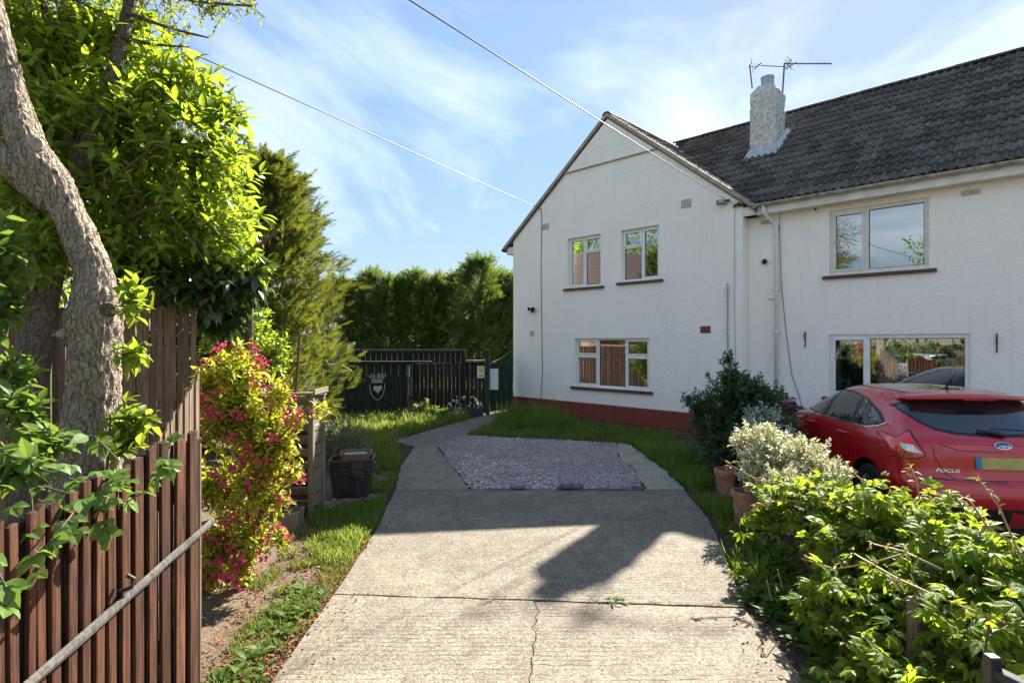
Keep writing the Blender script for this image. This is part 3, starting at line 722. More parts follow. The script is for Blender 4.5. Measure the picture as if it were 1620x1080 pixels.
# white downpipe with swan neck, its brackets
mb = MB(); mb.tube([fr(7.12,.045,4.78), fr(7.12,.045,4.62), fr(7.16,-.04,4.52), fr(7.25,-.17,4.40), fr(7.275,-.20,4.3), fr(7.275,-.20,.05)], .036, 12)
dp = mb.build('downpipe', M['whitepipe'], nh, smooth=True)
for z in (4.33, 3.05, 2.2, 1.0):
    mb = MB(); mb.tube([fr(7.275,-.20,z-.03), fr(7.275,-.20,z+.03)], .045, 12); wbox(mb, 7.20, 7.35, -.266, -.235, z-.015, z+.015); mb.build('pipe_collar', M['whitepipe'], dp)
# air bricks and vents
def grille(house, u, z, out, wd, ht, rows, cols, mat, name):
    mb = MB(); wbox(mb, u-wd/2, u+wd/2, out+.001, out+.006, z-ht/2, z+ht/2)
    t = .010
    for r_ in range(rows+1): wbox(mb, u-wd/2, u+wd/2, out+.006, out+.016, z-ht/2+(ht-t)*r_/rows, z-ht/2+(ht-t)*r_/rows+t)
    for c_ in range(cols+1): wbox(mb, u-wd/2+(wd-t)*c_/cols, u-wd/2+(wd-t)*c_/cols+t, out+.0065, out+.014, z-ht/2, z+ht/2)
    mb.build(name, mat, house)
grille(gh, 1.25, 5.17, 0, .24, .16, 5, 1, M['vent'], 'louvre_vent'); grille(gh, 5.42, 5.09, 0, .24, .18, 6, 1, M['vent'], 'louvre_vent')
grille(gh, 5.87, 2.26, 0, .23, .15, 5, 10, M['airbrick'], 'air_brick')
grille(nh, 10.34, 4.47, -.27, .25, .085, 2, 9, M['vent'], 'air_brick'); grille(nh, 7.08, 4.47, -.27, .24, .08, 2, 8, M['vent'], 'air_brick')
mb = MB(); wbox(mb, .67, .83, .001, .010, 2.15, 2.30)
for k in range(3): mb.bar(fr(.65+.01*k,.016,2.29-.06*k), fr(.82,.016,2.27-.055*k), .012, .012)
mb.build('old_vent', M['vent'], gh)
# chimney with stepped flashing, flue, aerials
cu, co = 0, 0
def on_roof(px, py):
    """where the photograph's line of sight meets the main roof plane"""
    v = Vector(((px-810)/880, 1, (540-py)/880)); nrm = (ZZ-NN*MS); p0 = fr(0, EO, EZ)
    t = (p0-Vector((0,0,2))).dot(nrm)/v.dot(nrm); p = Vector((0,0,2))+v*t
    return (p-W0).dot(DD), -(p-W0).dot(NN), p.z
ca = on_roof(1186, 248); cbr = on_roof(1223, 238)
CU0, CU1, CO1 = ca[0], ca[0]+.60, (ca[1]+cbr[1])/2
CO0 = CO1-.62; CZ = 8.0
mb = MB(); zs = [mroof(CO1)-.4, 6.9, 7.4, 7.9, CZ]; n_ = 7
# uneven rendered stack: a grid on each side, pushed about
vs, fs = [], []
rr = random.Random(5)
ringp = [(CU0+(CU1-CU0)*k/n_, CO1) for k in range(n_)]+[(CU1, CO1-(CO1-CO0)*k/n_) for k in range(n_)]+[(CU1-(CU1-CU0)*k/n_, CO0) for k in range(n_)]+[(CU0, CO0+(CO1-CO0)*k/n_) for k in range(n_)]
nz = 22; z0 = mroof(CO1)-.4
for i in range(nz+1):
    z = z0+(CZ-z0)*i/nz; sh = 1.0+(.02 if i > nz-4 else 0)
    for u, o_ in ringp:
        uu = (u-(CU0+CU1)/2)*sh+(CU0+CU1)/2; q = (o_-(CO0+CO1)/2)*sh+(CO0+CO1)/2
        vs.append(fr(uu+rr.gauss(0,.009), q+rr.gauss(0,.009), z+rr.gauss(0,.008)))
for k, (u, o_) in enumerate(ringp):                        # sloped flaunching
    vs.append(fr((u-(CU0+CU1)/2)*.50+(CU0+CU1)/2+rr.gauss(0,.012), (o_-(CO0+CO1)/2)*.50+(CO0+CO1)/2+rr.gauss(0,.012), CZ+.22+rr.gauss(0,.012)))
m_ = len(ringp)
fs = [(i*m_+k, i*m_+(k+1)%m_, (i+1)*m_+(k+1)%m_, (i+1)*m_+k) for i in range(nz+1) for k in range(m_)] + [tuple((nz+1)*m_+k for k in range(m_))]
mb.add(vs, fs); ch = mb.build('chimney', M['chimney'], nh)
fc = fr((CU0+CU1)/2, (CO0+CO1)/2, CZ+.18)
mb = MB(); mb.lathe(fc, [(.15,0),(.15,.20),(.155,.20),(.155,.25),(.135,.25),(.135,.1)], 18); mb.build('flue', M['steel'], ch, smooth=False)
mb = MB()
w_ = .17
A = [fr(CU0-.10, CO1+w_, mroof(CO1+w_)+.035), fr(CU1+.08, CO1+w_, mroof(CO1+w_)+.035), fr(CU1+.03, CO1+.015, mroof(CO1)+.16), fr(CU0-.015, CO1+.015, mroof(CO1)+.16)]
mb.add(A+[p-ZZ*.06 for p in A], [(0,1,2,3),(0,4,5,1),(1,5,6,2),(3,7,4,0)])
for uu, s_ in ((CU1, 1), (CU0, -1)):
    B = [fr(uu+s_*.12, CO1+w_, mroof(CO1+w_)+.04), fr(uu+s_*.12, CO0-.1, mroof(CO0-.1)+.05), fr(uu+s_*.012, CO0-.1, mroof(CO0)+.22), fr(uu+s_*.012, CO1+.03, mroof(CO1)+.17)]
    mb.add(B, [(0,1,2,3) if s_ > 0 else (3,2,1,0)])
mb.build('flashing', M['lead'], ch)
# ------------------------------------------------------------------ small things fixed to the houses
def at(px, py, Y): return Vector(((px-810)/880*Y, Y, 2-(py-540)*Y/880))
def wall_at(px, py, out):
    v = Vector(((px-810)/880, 1, (540-py)/880)); p0 = fr(0, out, 0)
    return Vector((0,0,2))+v*((p0-Vector((0,0,2))).dot(NN)/v.dot(NN))
# two television aerials on the chimney
yc = fr((CU0+CU1)/2, (CO0+CO1)/2, 0).y
t = empty('tv_aerial', at(1238, 172, yc), 'rusty television aerial with a long boom, right of the chimney flue', 'aerial', 'aerials on the chimney')
mb = MB(); mb.tube([at(1236,180,yc), at(1241,100,yc)], .020, 8); mb.build('mast', M['aerial'], t)
mb = MB(); mb.tube([at(1204,104,yc+.2), at(1241,106,yc)], .010, 6); mb.tube([at(1240,101,yc), at(1316,101,yc-.5)], .013, 6)
for k in range(9): c_ = at(1262+k*6.4, 101, yc-.14-.04*k); mb.tube([c_-ZZ*.0+NN*.10, c_-NN*.10], .004, 4)
mb.build('boom', M['aerial'], t)
mb = MB()
for dz in (-.09,-.03,.03,.09): mb.tube([at(1246,101,yc)+ZZ*dz+NN*.2+DD*.05*abs(dz)*10, at(1246,101,yc)+ZZ*dz-NN*.2+DD*.05*abs(dz)*10], .007, 5)
mb.tube([at(1243,110,yc), at(1259,99,yc)], .012, 6); mb.tube([at(1243,108,yc), at(1252,94,yc)], .012, 6); mb.build('reflector', M['aerial'], t)
t = empty('tv_aerial', at(1190, 136, yc), 'small rusty television aerial left of the chimney flue', 'aerial', 'aerials on the chimney')
mb = MB(); mb.tube([at(1190,140,yc), at(1186,103,yc)], .016, 8); mb.build('mast', M['aerial'], t)
mb = MB(); mb.tube([at(1185,104,yc), at(1196,106,yc-.1), at(1205,100,yc-.2)], .014, 6)
for a, b in (((1188,92),(1192,116)), ((1193,110),(1204,101)), ((1194,101),(1196,111)), ((1185,108),(1189,98))): mb.tube([at(*a,yc-.05), at(*b,yc-.05)], .006, 5)
mb.build('boom', M['aerial'], t)
# overhead telephone cables
def sag(a, b, s_, n_=24): return [a.lerp(b, k/n_)-ZZ*s_*4*(k/n_)*(1-k/n_) for k in range(n_+1)]
pole = Vector((-11.5, -9.2, 0))
mb = MB(); e1 = wall_at(1150, 317, .06); a1 = at(655, 0, 5.0); far = e1+(a1-e1)*2.6
mb.tube(sag(e1, far, .03, 40), .007, 6)
tag(mb.build('overhead_cable', M['rubber'], None), 'thin overhead cable running down to the right eaves of the gable', 'cable')
mb = MB(); e2 = wall_at(857, 331, .05); a2 = at(220, 40, 5.2); mb.tube(sag(e2, e2+(a2-e2)*1.9, .04, 40), .007, 6)
tag(mb.build('overhead_cable', M['rubber'], None), 'thin overhead cable from the tree to the left verge of the gable', 'cable')
# surface wiring on the walls
def wire(name, pts, r_, mat, label, cat='cable'):
    mb = MB(); mb.tube(pts, r_, 6); return tag(mb.build(name, mat, None), label, cat)
wire('wall_cable', [wall_at(845,327,.03), wall_at(856,331,.012), wall_at(857,345,.01), wall_at(856,440,.01), wall_at(857,520,.012), wall_at(858,590,.01), wall_at(856,628,.012), fr(1.10,.04,.2)], .0075, M['rubber'], 'dark cable down the left side of the gabled wall')
wire('wall_cable', [wall_at(1150,318,.02), wall_at(1163,322,.02), wall_at(1162,345,.01), wall_at(1162,480,.01), wall_at(1164,590,.01)], .005, M['greypipe'], 'thin pale cable down the right edge of the gabled wall')
t = wire('conduit_pipe', [wall_at(1151,448,.03), wall_at(1151,520,.03), wall_at(1152,578,.03), wall_at(1152,640,.03)], .014, M['greypipe'], 'grey conduit pipe rising out of the dark shrub on the wall', 'pipe')
for a, b in (((1148,455),(1146,470)), ((1154,452),(1155,474)), ((1151,520),(1140,523)), ((1151,521),(1158,519)), ((1146,524),(1147,534))):
    wire('loose_wire', [wall_at(*a,.03), (wall_at(*a,.05)+wall_at(*b,.06))/2, wall_at(*b,.03)], .003, M['greypipe'], {1148:'short loose wire curling left from the conduit top',1154:'short loose wire curling right from the conduit top',1151:'loose wire sticking out sideways at the middle of the conduit',1146:'stray wire hanging below the middle of the conduit'}[a[0]] if a != (1151,521) else 'tiny wire stub to the right of the conduit middle', 'wire')
wire('wall_cable', [wall_at(1234,330,-.16), wall_at(1233,360,-.22), wall_at(1236,450,-.25), wall_at(1243,520,-.25), wall_at(1252,590,-.25), wall_at(1266,632,-.25), wall_at(1270,650,-.25)], .006, M['rubber'], 'slack dark cable hanging beside the white downpipe')
def sphere_prof(r_, n_=8, z=0): return [(max(r_*math.sin(math.pi*k/n_), .0008), z-r_*math.cos(math.pi*k/n_)) for k in range(n_+1)]
def barrel(mb, a, b, prof, n_=14):
    """turned shape along a-b: prof = (radius, 0..1)"""
    a, b = Vector(a), Vector(b); mb.tube([a.lerp(b, t_) for r_, t_ in prof], [r_ for r_, t_ in prof], n_)
p = wall_at(844, 489, 0)
t = empty('floodlight', p, 'twin head black security light above the faded vent, left of gable wall', 'lamp')
mb = MB(); barrel(mb, p, p-NN*.06, [(.055,0),(.055,.8),(.04,1)]); mb.build('wall_plate', M['black'], t)
for s_ in (-1, 1):
    mb = MB(); c_ = p-NN*.08+ZZ*(.02 if s_ < 0 else .0)
    barrel(mb, c_, c_+DD*s_*.09-NN*.05-ZZ*.02, [(.025,0),(.03,.5),(.055,.8),(.062,1)]); mb.build('lamp_head', M['black'], t)
mb = MB(); barrel(mb, p-NN*.06-ZZ*.02, p-NN*.10-ZZ*.09+DD*.03, [(.03,0),(.045,.5),(.03,1)]); mb.build('sensor', M['black'], t)
p = wall_at(1141, 322, 0)
t = empty('security_camera', p, 'grey bullet security camera under the right verge of the gable', 'camera')
mb = MB(); barrel(mb, p+DD*.10, p+DD*.10-NN*.05, [(.05,0),(.05,.7),(.03,1)]); mb.build('bracket', M['greypipe'], t)
mb = MB(); barrel(mb, p+DD*.10-NN*.09, p-DD*.02-NN*.15-ZZ*.01, [(.045,0),(.06,.1),(.06,.9),(.05,1)]); mb.build('body', M['steel'], t)
mb = MB(); barrel(mb, p-DD*.021-NN*.151-ZZ*.01, p-DD*.035-NN*.157-ZZ*.012, [(.058,0),(.058,.8),(.03,1)]); mb.build('lens', M['black'], t)
mb = MB(); mb.box(wall_at(1151,317,.03), (.09,.05,.03), AX); tag(mb.build('cable_clamp', M['black'], None), 'small black cable clamp where the overhead cable meets the wall', 'clamp')
p = wall_at(1211, 414, -.27)
t = empty('dome_camera', p, 'round dark dome security camera on white wall beside the downpipe', 'camera')
mb = MB(); barrel(mb, p, p-NN*.05, [(.075,0),(.075,.6),(.06,1)], 18); mb.build('base', M['upvc'], t)
mb = MB(); barrel(mb, p-NN*.045, p-NN*.11-ZZ*.02, [(.058,0),(.052,.5),(.035,.85),(.005,1)], 18); mb.build('dome', M['black'], t)
for px, py, lab in ((1274,535,'small iron hanging basket hook between the downpipe and the window'), (1577,541,'dark iron hanging basket hook to the right of the lower window')):
    p = wall_at(px, py, -.26); mb = MB()
    mb.tube([p+ZZ*.14, p-ZZ*.16], .011, 6); mb.tube([p+ZZ*.10, p-NN*.08+ZZ*.09, p-NN*.10+ZZ*.05, p-NN*.07+ZZ*.02, p-NN*.01-ZZ*.06], .008, 6); mb.tube([p-ZZ*.15, p-NN*.03-ZZ*.17, p-NN*.04-ZZ*.13], .008, 6)
    tag(mb.build('basket_hook', M['iron'], None), lab, 'hook')
p = wall_at(1294, 326, -.25); mb = MB(); mb.bar(p-DD*.06-ZZ*.07, p+DD*.06+ZZ*.07, .02, .03); tag(mb.build('cable_tie', M['black'], None), 'short black slanted bar under the gutter left of upper window', 'bracket')
p = wall_at(1221, 472, -.24); mb = MB(); mb.tube([p-DD*.08, p, p+DD*.05-ZZ*.01], .014, 6); tag(mb.build('overflow_pipe', M['whitepipe'], None), 'stubby white overflow pipe beside the downpipe', 'pipe')
p = fr(.93, .04, .13); mb = MB(); mb.box(p, (.11,.06,.13), AX); tag(mb.build('meter_box', M['upvc'], None, bevel=.01), 'small white box fixed on the red plinth near the corner', 'box')

# ------------------------------------------------------------------ fences
def board_fence(root, a, b, width, gap, top, mat, th=.018, lap=.0, z0=.02, jz=.012, jo=.004):
    """single boards from a to b; top(t) gives the height along the run"""
    a, b = Vector(a), Vector(b); L_ = (b-a).length; x = (b-a).normalized(); y = ZZ.cross(x); s_ = 0; k = 0; me = {}
    while s_ < L_-.01:
        wd = min((width(s_/L_) if callable(width) else width), L_-s_); c_ = s_+wd/2; h = top(c_/L_)+random.uniform(-jz, jz)
        h0, h1 = top(s_/L_), top((s_+wd)/L_)
        mb = MB(); o_ = y*(lap*(k % 2)+random.uniform(-jo, jo)); p = a+x*s_+o_; q = a+x*(s_+wd)+o_; dz = h-top(c_/L_)
        ty = y*th
        vs = [p+ZZ*z0, q+ZZ*z0, q+ZZ*(h1+dz), p+ZZ*(h0+dz)]; vs = vs+[v+ty for v in vs]
        e = .004; vs[0:4] = [vs[0]+x*e, vs[1]-x*e, vs[2]-x*e-ZZ*e, vs[3]+x*e-ZZ*e]
        mb.add(vs, [(0,1,2,3),(5,4,7,6),(0,4,5,1),(3,2,6,7),(0,3,7,4),(1,5,6,2)])
        mb.build('board', mat, root); s_ += wd+(gap(s_/L_) if callable(gap) else gap); k += 1
# near red-brown fence on the left: proud boards over recessed ones
FX = -1.82
def pw(Y): return 23*Y*Y/1600
t = empty('near_fence', (FX, 2.2, 0), 'red brown vertical board fence nearest the camera at the left', 'fence')
def ntop(Y): return 1.345+.075*min(max((Y-2.0)/.6, 0), 1)+.09*min(max((Y-2.6)/.6, 0), 1)
Y = .8; k = 0
while Y < 3.18:
    wd = max(pw(Y)*.60, .03); gp = max(pw(Y)*.40, .02)
    wd *= random.uniform(.85,1.12); h = ntop(Y)+random.uniform(-.03,.025) - (.06 if k in (6, 9) else 0)
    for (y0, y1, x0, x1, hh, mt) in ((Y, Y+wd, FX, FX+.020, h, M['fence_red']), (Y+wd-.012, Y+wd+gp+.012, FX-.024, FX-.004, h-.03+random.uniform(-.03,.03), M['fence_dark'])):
        mb = MB(); tl = random.uniform(-.016,.016); sl = random.uniform(-.02,.035)
        vs = [(x, y+ (tl if z > .1 else 0), z) for x in (x0, x1) for y, z in ((y0,0),(y1,0),(y1,hh+sl),((y0+y1)/2,hh+sl*.4+random.uniform(0,.008)),(y0,hh))]
        mb.add(vs, [(4,3,2,1,0),(5,6,7,8,9),(0,1,6,5),(1,2,7,6),(2,3,8,7),(3,4,9,8),(4,0,5,9)])
        mb.build('board', mt, t, bevel=.003)
    Y += wd+gp; k += 1
mb = MB(); mb.box((FX-.05, 3.24, .70), (.085,.075,1.40)); mb.build('post', M['fence_grey'], t, bevel=.006)
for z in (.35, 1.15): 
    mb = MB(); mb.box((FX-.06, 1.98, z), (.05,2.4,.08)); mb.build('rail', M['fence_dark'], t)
mb = MB(); pts = [Vector((FX+.045, y_, .735+(y_-2.0)*.155)) for y_ in np.linspace(1.2, 3.30, 16)]
vs, fs = [], []
for i, p in enumerate(pts):
    for k in range(8):
        a = k*math.pi/4; r_ = (.023+random.uniform(-.003,.003)); vs.append(p+Vector((r_*.7*math.cos(a), 0, r_*math.sin(a))))
fs = [(i*8+k, i*8+(k+1)%8, (i+1)*8+(k+1)%8, (i+1)*8+k) for i in range(15) for k in range(8)]+[tuple(range(7,-1,-1)), tuple(15*8+k for k in range(8))]
mb.add(vs, fs); mb.build('outer_rail', M['rail'], t)
mb = MB(); p = Vector((FX+.03, 2.56, .85)); mb.tube([p-Vector((.02,0,0)), p+Vector((.04,0,.02)), p+Vector((.05,0,.06)), p+Vector((.02,0,.075))], .010, 6); mb.build('bent_nail', M['iron'], t)
# grey panel with a sloping top behind it
t = empty('sloped_fence_panel', (-2.2, 3.7, 0), 'weathered grey fence panel with a top sloping up towards the pink flowering shrub', 'fence')
board_fence(t, (-2.235,3.95,0), (-2.19,3.36,0), .032, .008, lambda u: 1.77-.42*u, M['fence_grey'], lap=.008)
# tall closeboard fence beyond the tree
t = empty('tall_fence', (-4.4, 4.65, 0), 'tall brown closeboard fence behind the gnarled tree trunk', 'fence')
FA, FB = (-2.86,5.05,0), (-6.8,4.15,0)
board_fence(t, FA, FB, .048, .006, lambda u: 2.30+.02*math.sin(u*40), M['fence_grey'], th=.020, lap=.014)
ax_ = (Vector(FB)-Vector(FA)).normalized(); ay_ = ZZ.cross(ax_)
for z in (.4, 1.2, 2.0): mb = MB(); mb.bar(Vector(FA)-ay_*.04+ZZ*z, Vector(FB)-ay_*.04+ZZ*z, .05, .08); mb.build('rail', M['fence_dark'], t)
# dark screens at the end of the path
t = empty('low_fence_screen', (-3.9, 14.6, 0), 'low dark green fence screen carrying a crown and heart ornament', 'fence')
board_fence(t, (-5.2,14.62,0), (-2.76,14.62,0), .100, .006, lambda u: 1.44, M['fence_green'], lap=-.012, jz=.004)
mb = MB(); mb.box((-3.72, 14.60, 1.475), (3.2,.22,.025)); mb.build('capping', M['gate_green'], t)
mb = MB(); mb.bar((-4.1,14.50,1.43), (-2.5,14.48,1.435), .03, .02); mb.build('trim_strip', M['gate_green'], t)
mb = MB(); mb.box((-2.72, 14.60, .72), (.05,.06,1.42)); mb.build('post', M['rail'], t)
t = empty('tall_fence_screen', (-2.9, 15.4, 0), 'taller dark brown fence screen with slits along its top', 'fence')
board_fence(t, (-4.64,15.42,0), (-1.30,15.42,0), .105, .005, lambda u: 1.40, M['fence_black'], lap=-.012, jz=.003)
board_fence(t, (-4.64,15.41,0), (-1.30,15.41,0), .135, .012, lambda u: 1.75, M['fence_black'], lap=.0, z0=1.405, jz=.003)
mb = MB(); mb.bar((-4.66,15.40,1.765), (-1.28,15.40,1.765), .07, .035); mb.build('capping', M['rail'], t)
mb = MB(); mb.bar((-4.64,15.385,1.70), (-1.30,15.385,1.70), .02, .09); mb.build('rail', M['fence_black'], t)
for x in (-2.85, -1.31): mb = MB(); mb.box((x, 15.37, .87), (.075,.06,1.70)); mb.build('post', M['fence_black'], t)
t = empty('short_fence_screen', (-1.0, 15.36, 0), 'short dark fence length carrying the smiley sign', 'fence')
board_fence(t, (-1.27,15.40,0), (-.74,15.38,0), .105, .005, lambda u: 1.43, M['fence_black'], lap=-.012, jz=.003)
for k in range(4):
    mb = MB(); mb.box((-1.20+k*.135, 15.37, 1.462+.006*(k % 2)), (.128,.12,.05)); mb.build('coping_stone', M['kerb'], t, bevel=.008)
t = empty('garden_gate', (-.3, 15.7, 0), 'dark green board gate between its post and the corner of the house', 'gate')
mb = MB(); mb.box((-.675, 15.28, .89), (.12,.12,1.78)); mb.build('post', M['gate_green'], t, bevel=.01)
board_fence(t, (-.60,15.34,0), (.02,16.12,0), .095, .005, lambda u: 1.40, M['gate_green'], lap=-.010, z0=.06, jz=.003)
mb = MB(); mb.box((-.04, 16.08, .80), (.10,.10,1.60)); mb.build('post', M['gate_green'], t, bevel=.01)
mb = MB(); mb.box((-.56+.05, 15.32+.03, .86+.1), (.26,.012,.58)); tag(mb.build('notice_board', M['signwhite'], None), 'blank white board fixed on the green gate', 'board')
t = empty('smiley_sign', (-.88, 15.30, 1.1), 'small white sign with a yellow smiley face on the dark fence', 'sign')
mb = MB(); mb.box((-.86, 15.345, 1.16), (.20,.008,.33)); mb.build('panel', M['signwhite'], t)
mb = MB(); n_ = 20; c_ = Vector((-.86, 15.3385, 1.235)); mb.add([c_+Vector((.075*math.cos(2*math.pi*k/n_), 0, .075*math.sin(2*math.pi*k/n_))) for k in range(n_)]+[c_+Vector((.075*math.cos(2*math.pi*k/n_), .003, .075*math.sin(2*math.pi*k/n_))) for k in range(n_)], [tuple(range(n_))]+[(k, n_+k, n_+(k+1)%n_, (k+1)%n_) for k in range(n_)]); mb.build('smiley_face', M['smiley'], t)
mb = MB(); c_ = c_-Vector((0,.002,0))
for ex in (-.024, .024): mb.box(c_+Vector((ex,0,.022)), (.012,.002,.026))
mb.tube([c_+Vector((.045*math.cos(a), 0, .045*math.sin(a)-.002)) for a in np.linspace(math.pi*1.12, math.pi*1.88, 9)], .004, 4); mb.build('smile', M['print'], t)
mb = MB(); mb.box((-.86, 15.3395, 1.055), (.11,.002,.016)); mb.box((-.86, 15.3395, 1.035), (.08,.002,.008)); mb.build('print_line', M['print'], t)
mb = MB(); mb.tube([(-.55,15.4,1.42),(-.3,15.75,1.52),(-.12,16.0,1.66),(.0,16.15,1.70)], .012, 6); tag(mb.build('pale_rope', M['slat'], None), 'pale rope arching over the green gate', 'rope')
mb = MB(); mb.add([(-4.95,15.7,1.35),(-4.55,15.65,1.76),(-4.2,15.7,1.70),(-4.3,15.9,1.3),(-4.75,16.1,1.5)], [(0,1,4),(1,2,3),(1,3,4),(0,4,3)]); tag(mb.build('green_tarpaulin', M['tarp'], None), 'scrap of pale green tarpaulin behind the dark fences', 'tarpaulin')
# crown, heart and chain ornament
t = empty('crest_ornament', (-3.53, 14.58, .95), 'metal ornament of twiggy crown, white heart and hanging loop', 'ornament')
mb = MB(); r_ = random.Random(3); c_ = Vector((-3.53, 14.575, .99))
for k in range(34): 
    x = r_.uniform(-.23,.23); mb.tube([c_+Vector((x*.8,-.01,.05)), c_+Vector((x+r_.uniform(-.05,.05),-.03,.10+r_.uniform(0,.09)))], .006, 4)
mb.build('twig_crown', M['heart'], t)
mb = MB(); mb.box(c_+Vector((0,-.01,.015)), (.30,.04,.022)); mb.box(c_+Vector((0,-.01,-.06)), (.28,.04,.022))
for k in range(7): mb.box(c_+Vector((-.13+k*.043,-.012,-.022)), (.018,.03,.055))
mb.build('crown_band', M['heart'], t)
hp = []
for k in range(24):
    a = 2*math.pi*k/24; hp.append((.0075*16*math.sin(a)**3, .0075*(13*math.cos(a)-5*math.cos(2*a)-2*math.cos(3*a)-math.cos(4*a))))
mb = MB(); hc = Vector((-3.52,14.565,.76)); top_ = [hc+Vector((x,0,z)) for x, z in hp]; mb.add(top_+[v+Vector((0,.03,0)) for v in top_], [tuple(range(24)), tuple(range(47,23,-1))]+[(k, 24+k, 24+(k+1)%24, (k+1)%24) for k in range(24)]); mb.build('heart', M['heart'], t)
mb = MB(); mb.tube([Vector((-3.53+.20*math.sin(a), 14.57, .90-.44*(math.cos(a)*-.5+.5)**.8)) for a in np.linspace(-math.pi*.5, math.pi*.5, 3)][:0] + [Vector((-3.53+.20*math.cos(a), 14.57, .90+.42*math.sin(a))) for a in np.linspace(math.pi, 2*math.pi, 25)], .010, 5); mb.build('hanging_loop', M['heart'], t)
# small things along the foot of the fences
t = empty('roof_panel', (-2.55, 15.0, .1), 'small panel with two brown gabled roof shapes at foot of dark fence', 'panel')
mb = MB(); mb.box((-2.53,15.02,.30), (.48,.02,.42)); mb.build('backing', M['black'], t)
mb = MB()
for pts in (((-2.76,.12),(-2.74,.46),(-2.53,.36),(-2.60,.16)), ((-2.52,.34),(-2.30,.48),(-2.30,.16),(-2.55,.16))):
    vs = [Vector((x,15.004,z)) for x, z in pts]; mb.add(vs+[v-Vector((0,.02,0)) for v in vs], [(4,5,6,7),(0,4,7,3),(0,1,5,4),(1,2,6,5),(2,3,7,6)])
mb.build('roof_shape', M['roofred'], t)
mb = MB(); mb.box((-2.53,14.99,.095), (.50,.08,.03)); mb.build('ledge', M['signwhite'], t)
t = empty('flower_trough', (-1.35, 14.95, 0), 'dark trough of small pale flowers below the smiley sign', 'planter')
mb = MB(); mb.box((-1.25,15.05,.11), (.95,.2,.22)); mb.build('trough', M['bin'], t)
mb = MB(); mb.box((-1.44,14.78,.12), (.2,.15,.24)); tag(mb.build('concrete_block', M['kerb'], None, bevel=.015), 'grey concrete block at the path edge before the dark fence', 'block')
fm = MB()
for k in range(26):
    c_ = Vector((random.uniform(-1.7,-.82), 15.02+random.uniform(-.05,.05), random.uniform(.24,.52))); fm.lathe(c_, sphere_prof(random.uniform(.018,.038), 4), 6)
fm.build('flowers', plain('pale_petals', (.72,.55,.40), .6, c2=(.6,.6,.55), scale=9), t, smooth=True)['kind'] = 'stuff'
t = tag(sheet('kerb', [(-5.3,14.35),(-2.5,14.35),(-2.5,14.5),(-5.3,14.5)], .02, M['kerb'], -.1, .01), kind='structure')
for k in range(6): mb = MB(); mb.box((-5.05+k*.46, 14.42, .045), (.448,.13,.11)); mb.build('kerb_stone', M['kerb'], t, bevel=.012)

# ------------------------------------------------------------------ boxes, pots and oddments in the garden
def rbox(mb, c, w0, d0, w1, d1, z0, z1, th, yaw, rim=.0):
    """open tapered box"""
    ca_, sa_ = math.cos(yaw), math.sin(yaw)
    def P_(x, y, z): return Vector((c[0]+x*ca_-y*sa_, c[1]+x*sa_+y*ca_, z))
    def loop(w, d, z, r_=.035):
        out = []
        for sx, sy, a0 in ((1,1,0),(-1,1,90),(-1,-1,180),(1,-1,270)):
            for k in range(4): a = R(a0+k*30); out.append(P_(sx*(w/2-r_)+r_*math.cos(a), sy*(d/2-r_)+r_*math.sin(a), z))
        return out
    loops = [loop(w0,d0,z0), loop(w1,d1,z1-.02)]
    if rim: loops += [loop(w1+rim,d1+rim,z1-.02), loop(w1+rim,d1+rim,z1)]
    else: loops += [loop(w1,d1,z1)]
    loops += [loop(w1-2*th,d1-2*th,z1), loop(w0-2*th,d0-2*th,z0+.02)]
    n_ = 16; vs = [v for l in loops for v in l]
    mb.add(vs, [(i*n_+k, i*n_+(k+1)%n_, (i+1)*n_+(k+1)%n_, (i+1)*n_+k) for i in range(len(loops)-1) for k in range(n_)]+[tuple(range(n_-1,-1,-1)), tuple((len(loops)-1)*n_+k for k in range(n_))])
bc = (-2.10, 7.32); by = R(8)
for i, (z0, z1, lab) in enumerate(((0,.37,'lower black plastic recycling box of the stack by the drive'), (.13,.475,'upper black plastic recycling box nested in the stack by the drive'))):
    t = empty('recycling_box', (bc[0], bc[1], z0), lab, 'box', 'stacked black boxes')
    mb = MB(); rbox(mb, bc, .44,.34,.53,.42, z0, z1, .008, by, .03); mb.build('tub', M['bin'], t)
    mb = MB(); rbox(mb, bc, .505,.40,.525,.415, z1-.085, z1-.05, .004, by, .012); mb.build('band', M['bin'], t)
    mb = MB(); ca_, sa_ = math.cos(by), math.sin(by); f_ = Vector((sa_,-ca_,0))
    mb.box(Vector((bc[0]+.10,bc[1],z1-.06))+f_*.225, (.16,.03,.09), (Vector((ca_,sa_,0)), -f_, ZZ)); mb.build('handle', M['bin'], t, bevel=.008)
t = empty('brown_basket', (bc[0]+.04, bc[1]-.03, .47), 'brown plastic tray resting in the black boxes', 'tray')
mb = MB(); rbox(mb, (bc[0]+.06,bc[1]-.04), .34,.28,.38,.32, .42, .56, .007, R(12), .02); mb.build('tray', M['basket'], t)
mb = MB(); rbox(mb, (bc[0]+.06,bc[1]-.04), .16,.14,.28,.20, .50, .535, .004, R(20), .0); mb.build('lid', M['greypipe'], t)
mb = MB(); mb.tube([(-1.98,7.05,.30),(-1.93,6.98,.08),(-1.84,6.93,.02),(-1.78,6.95,.015)], .012, 6); tag(mb.build('black_strap', M['rubber'], None), 'black strap trailing from the boxes onto the grass', 'strap')
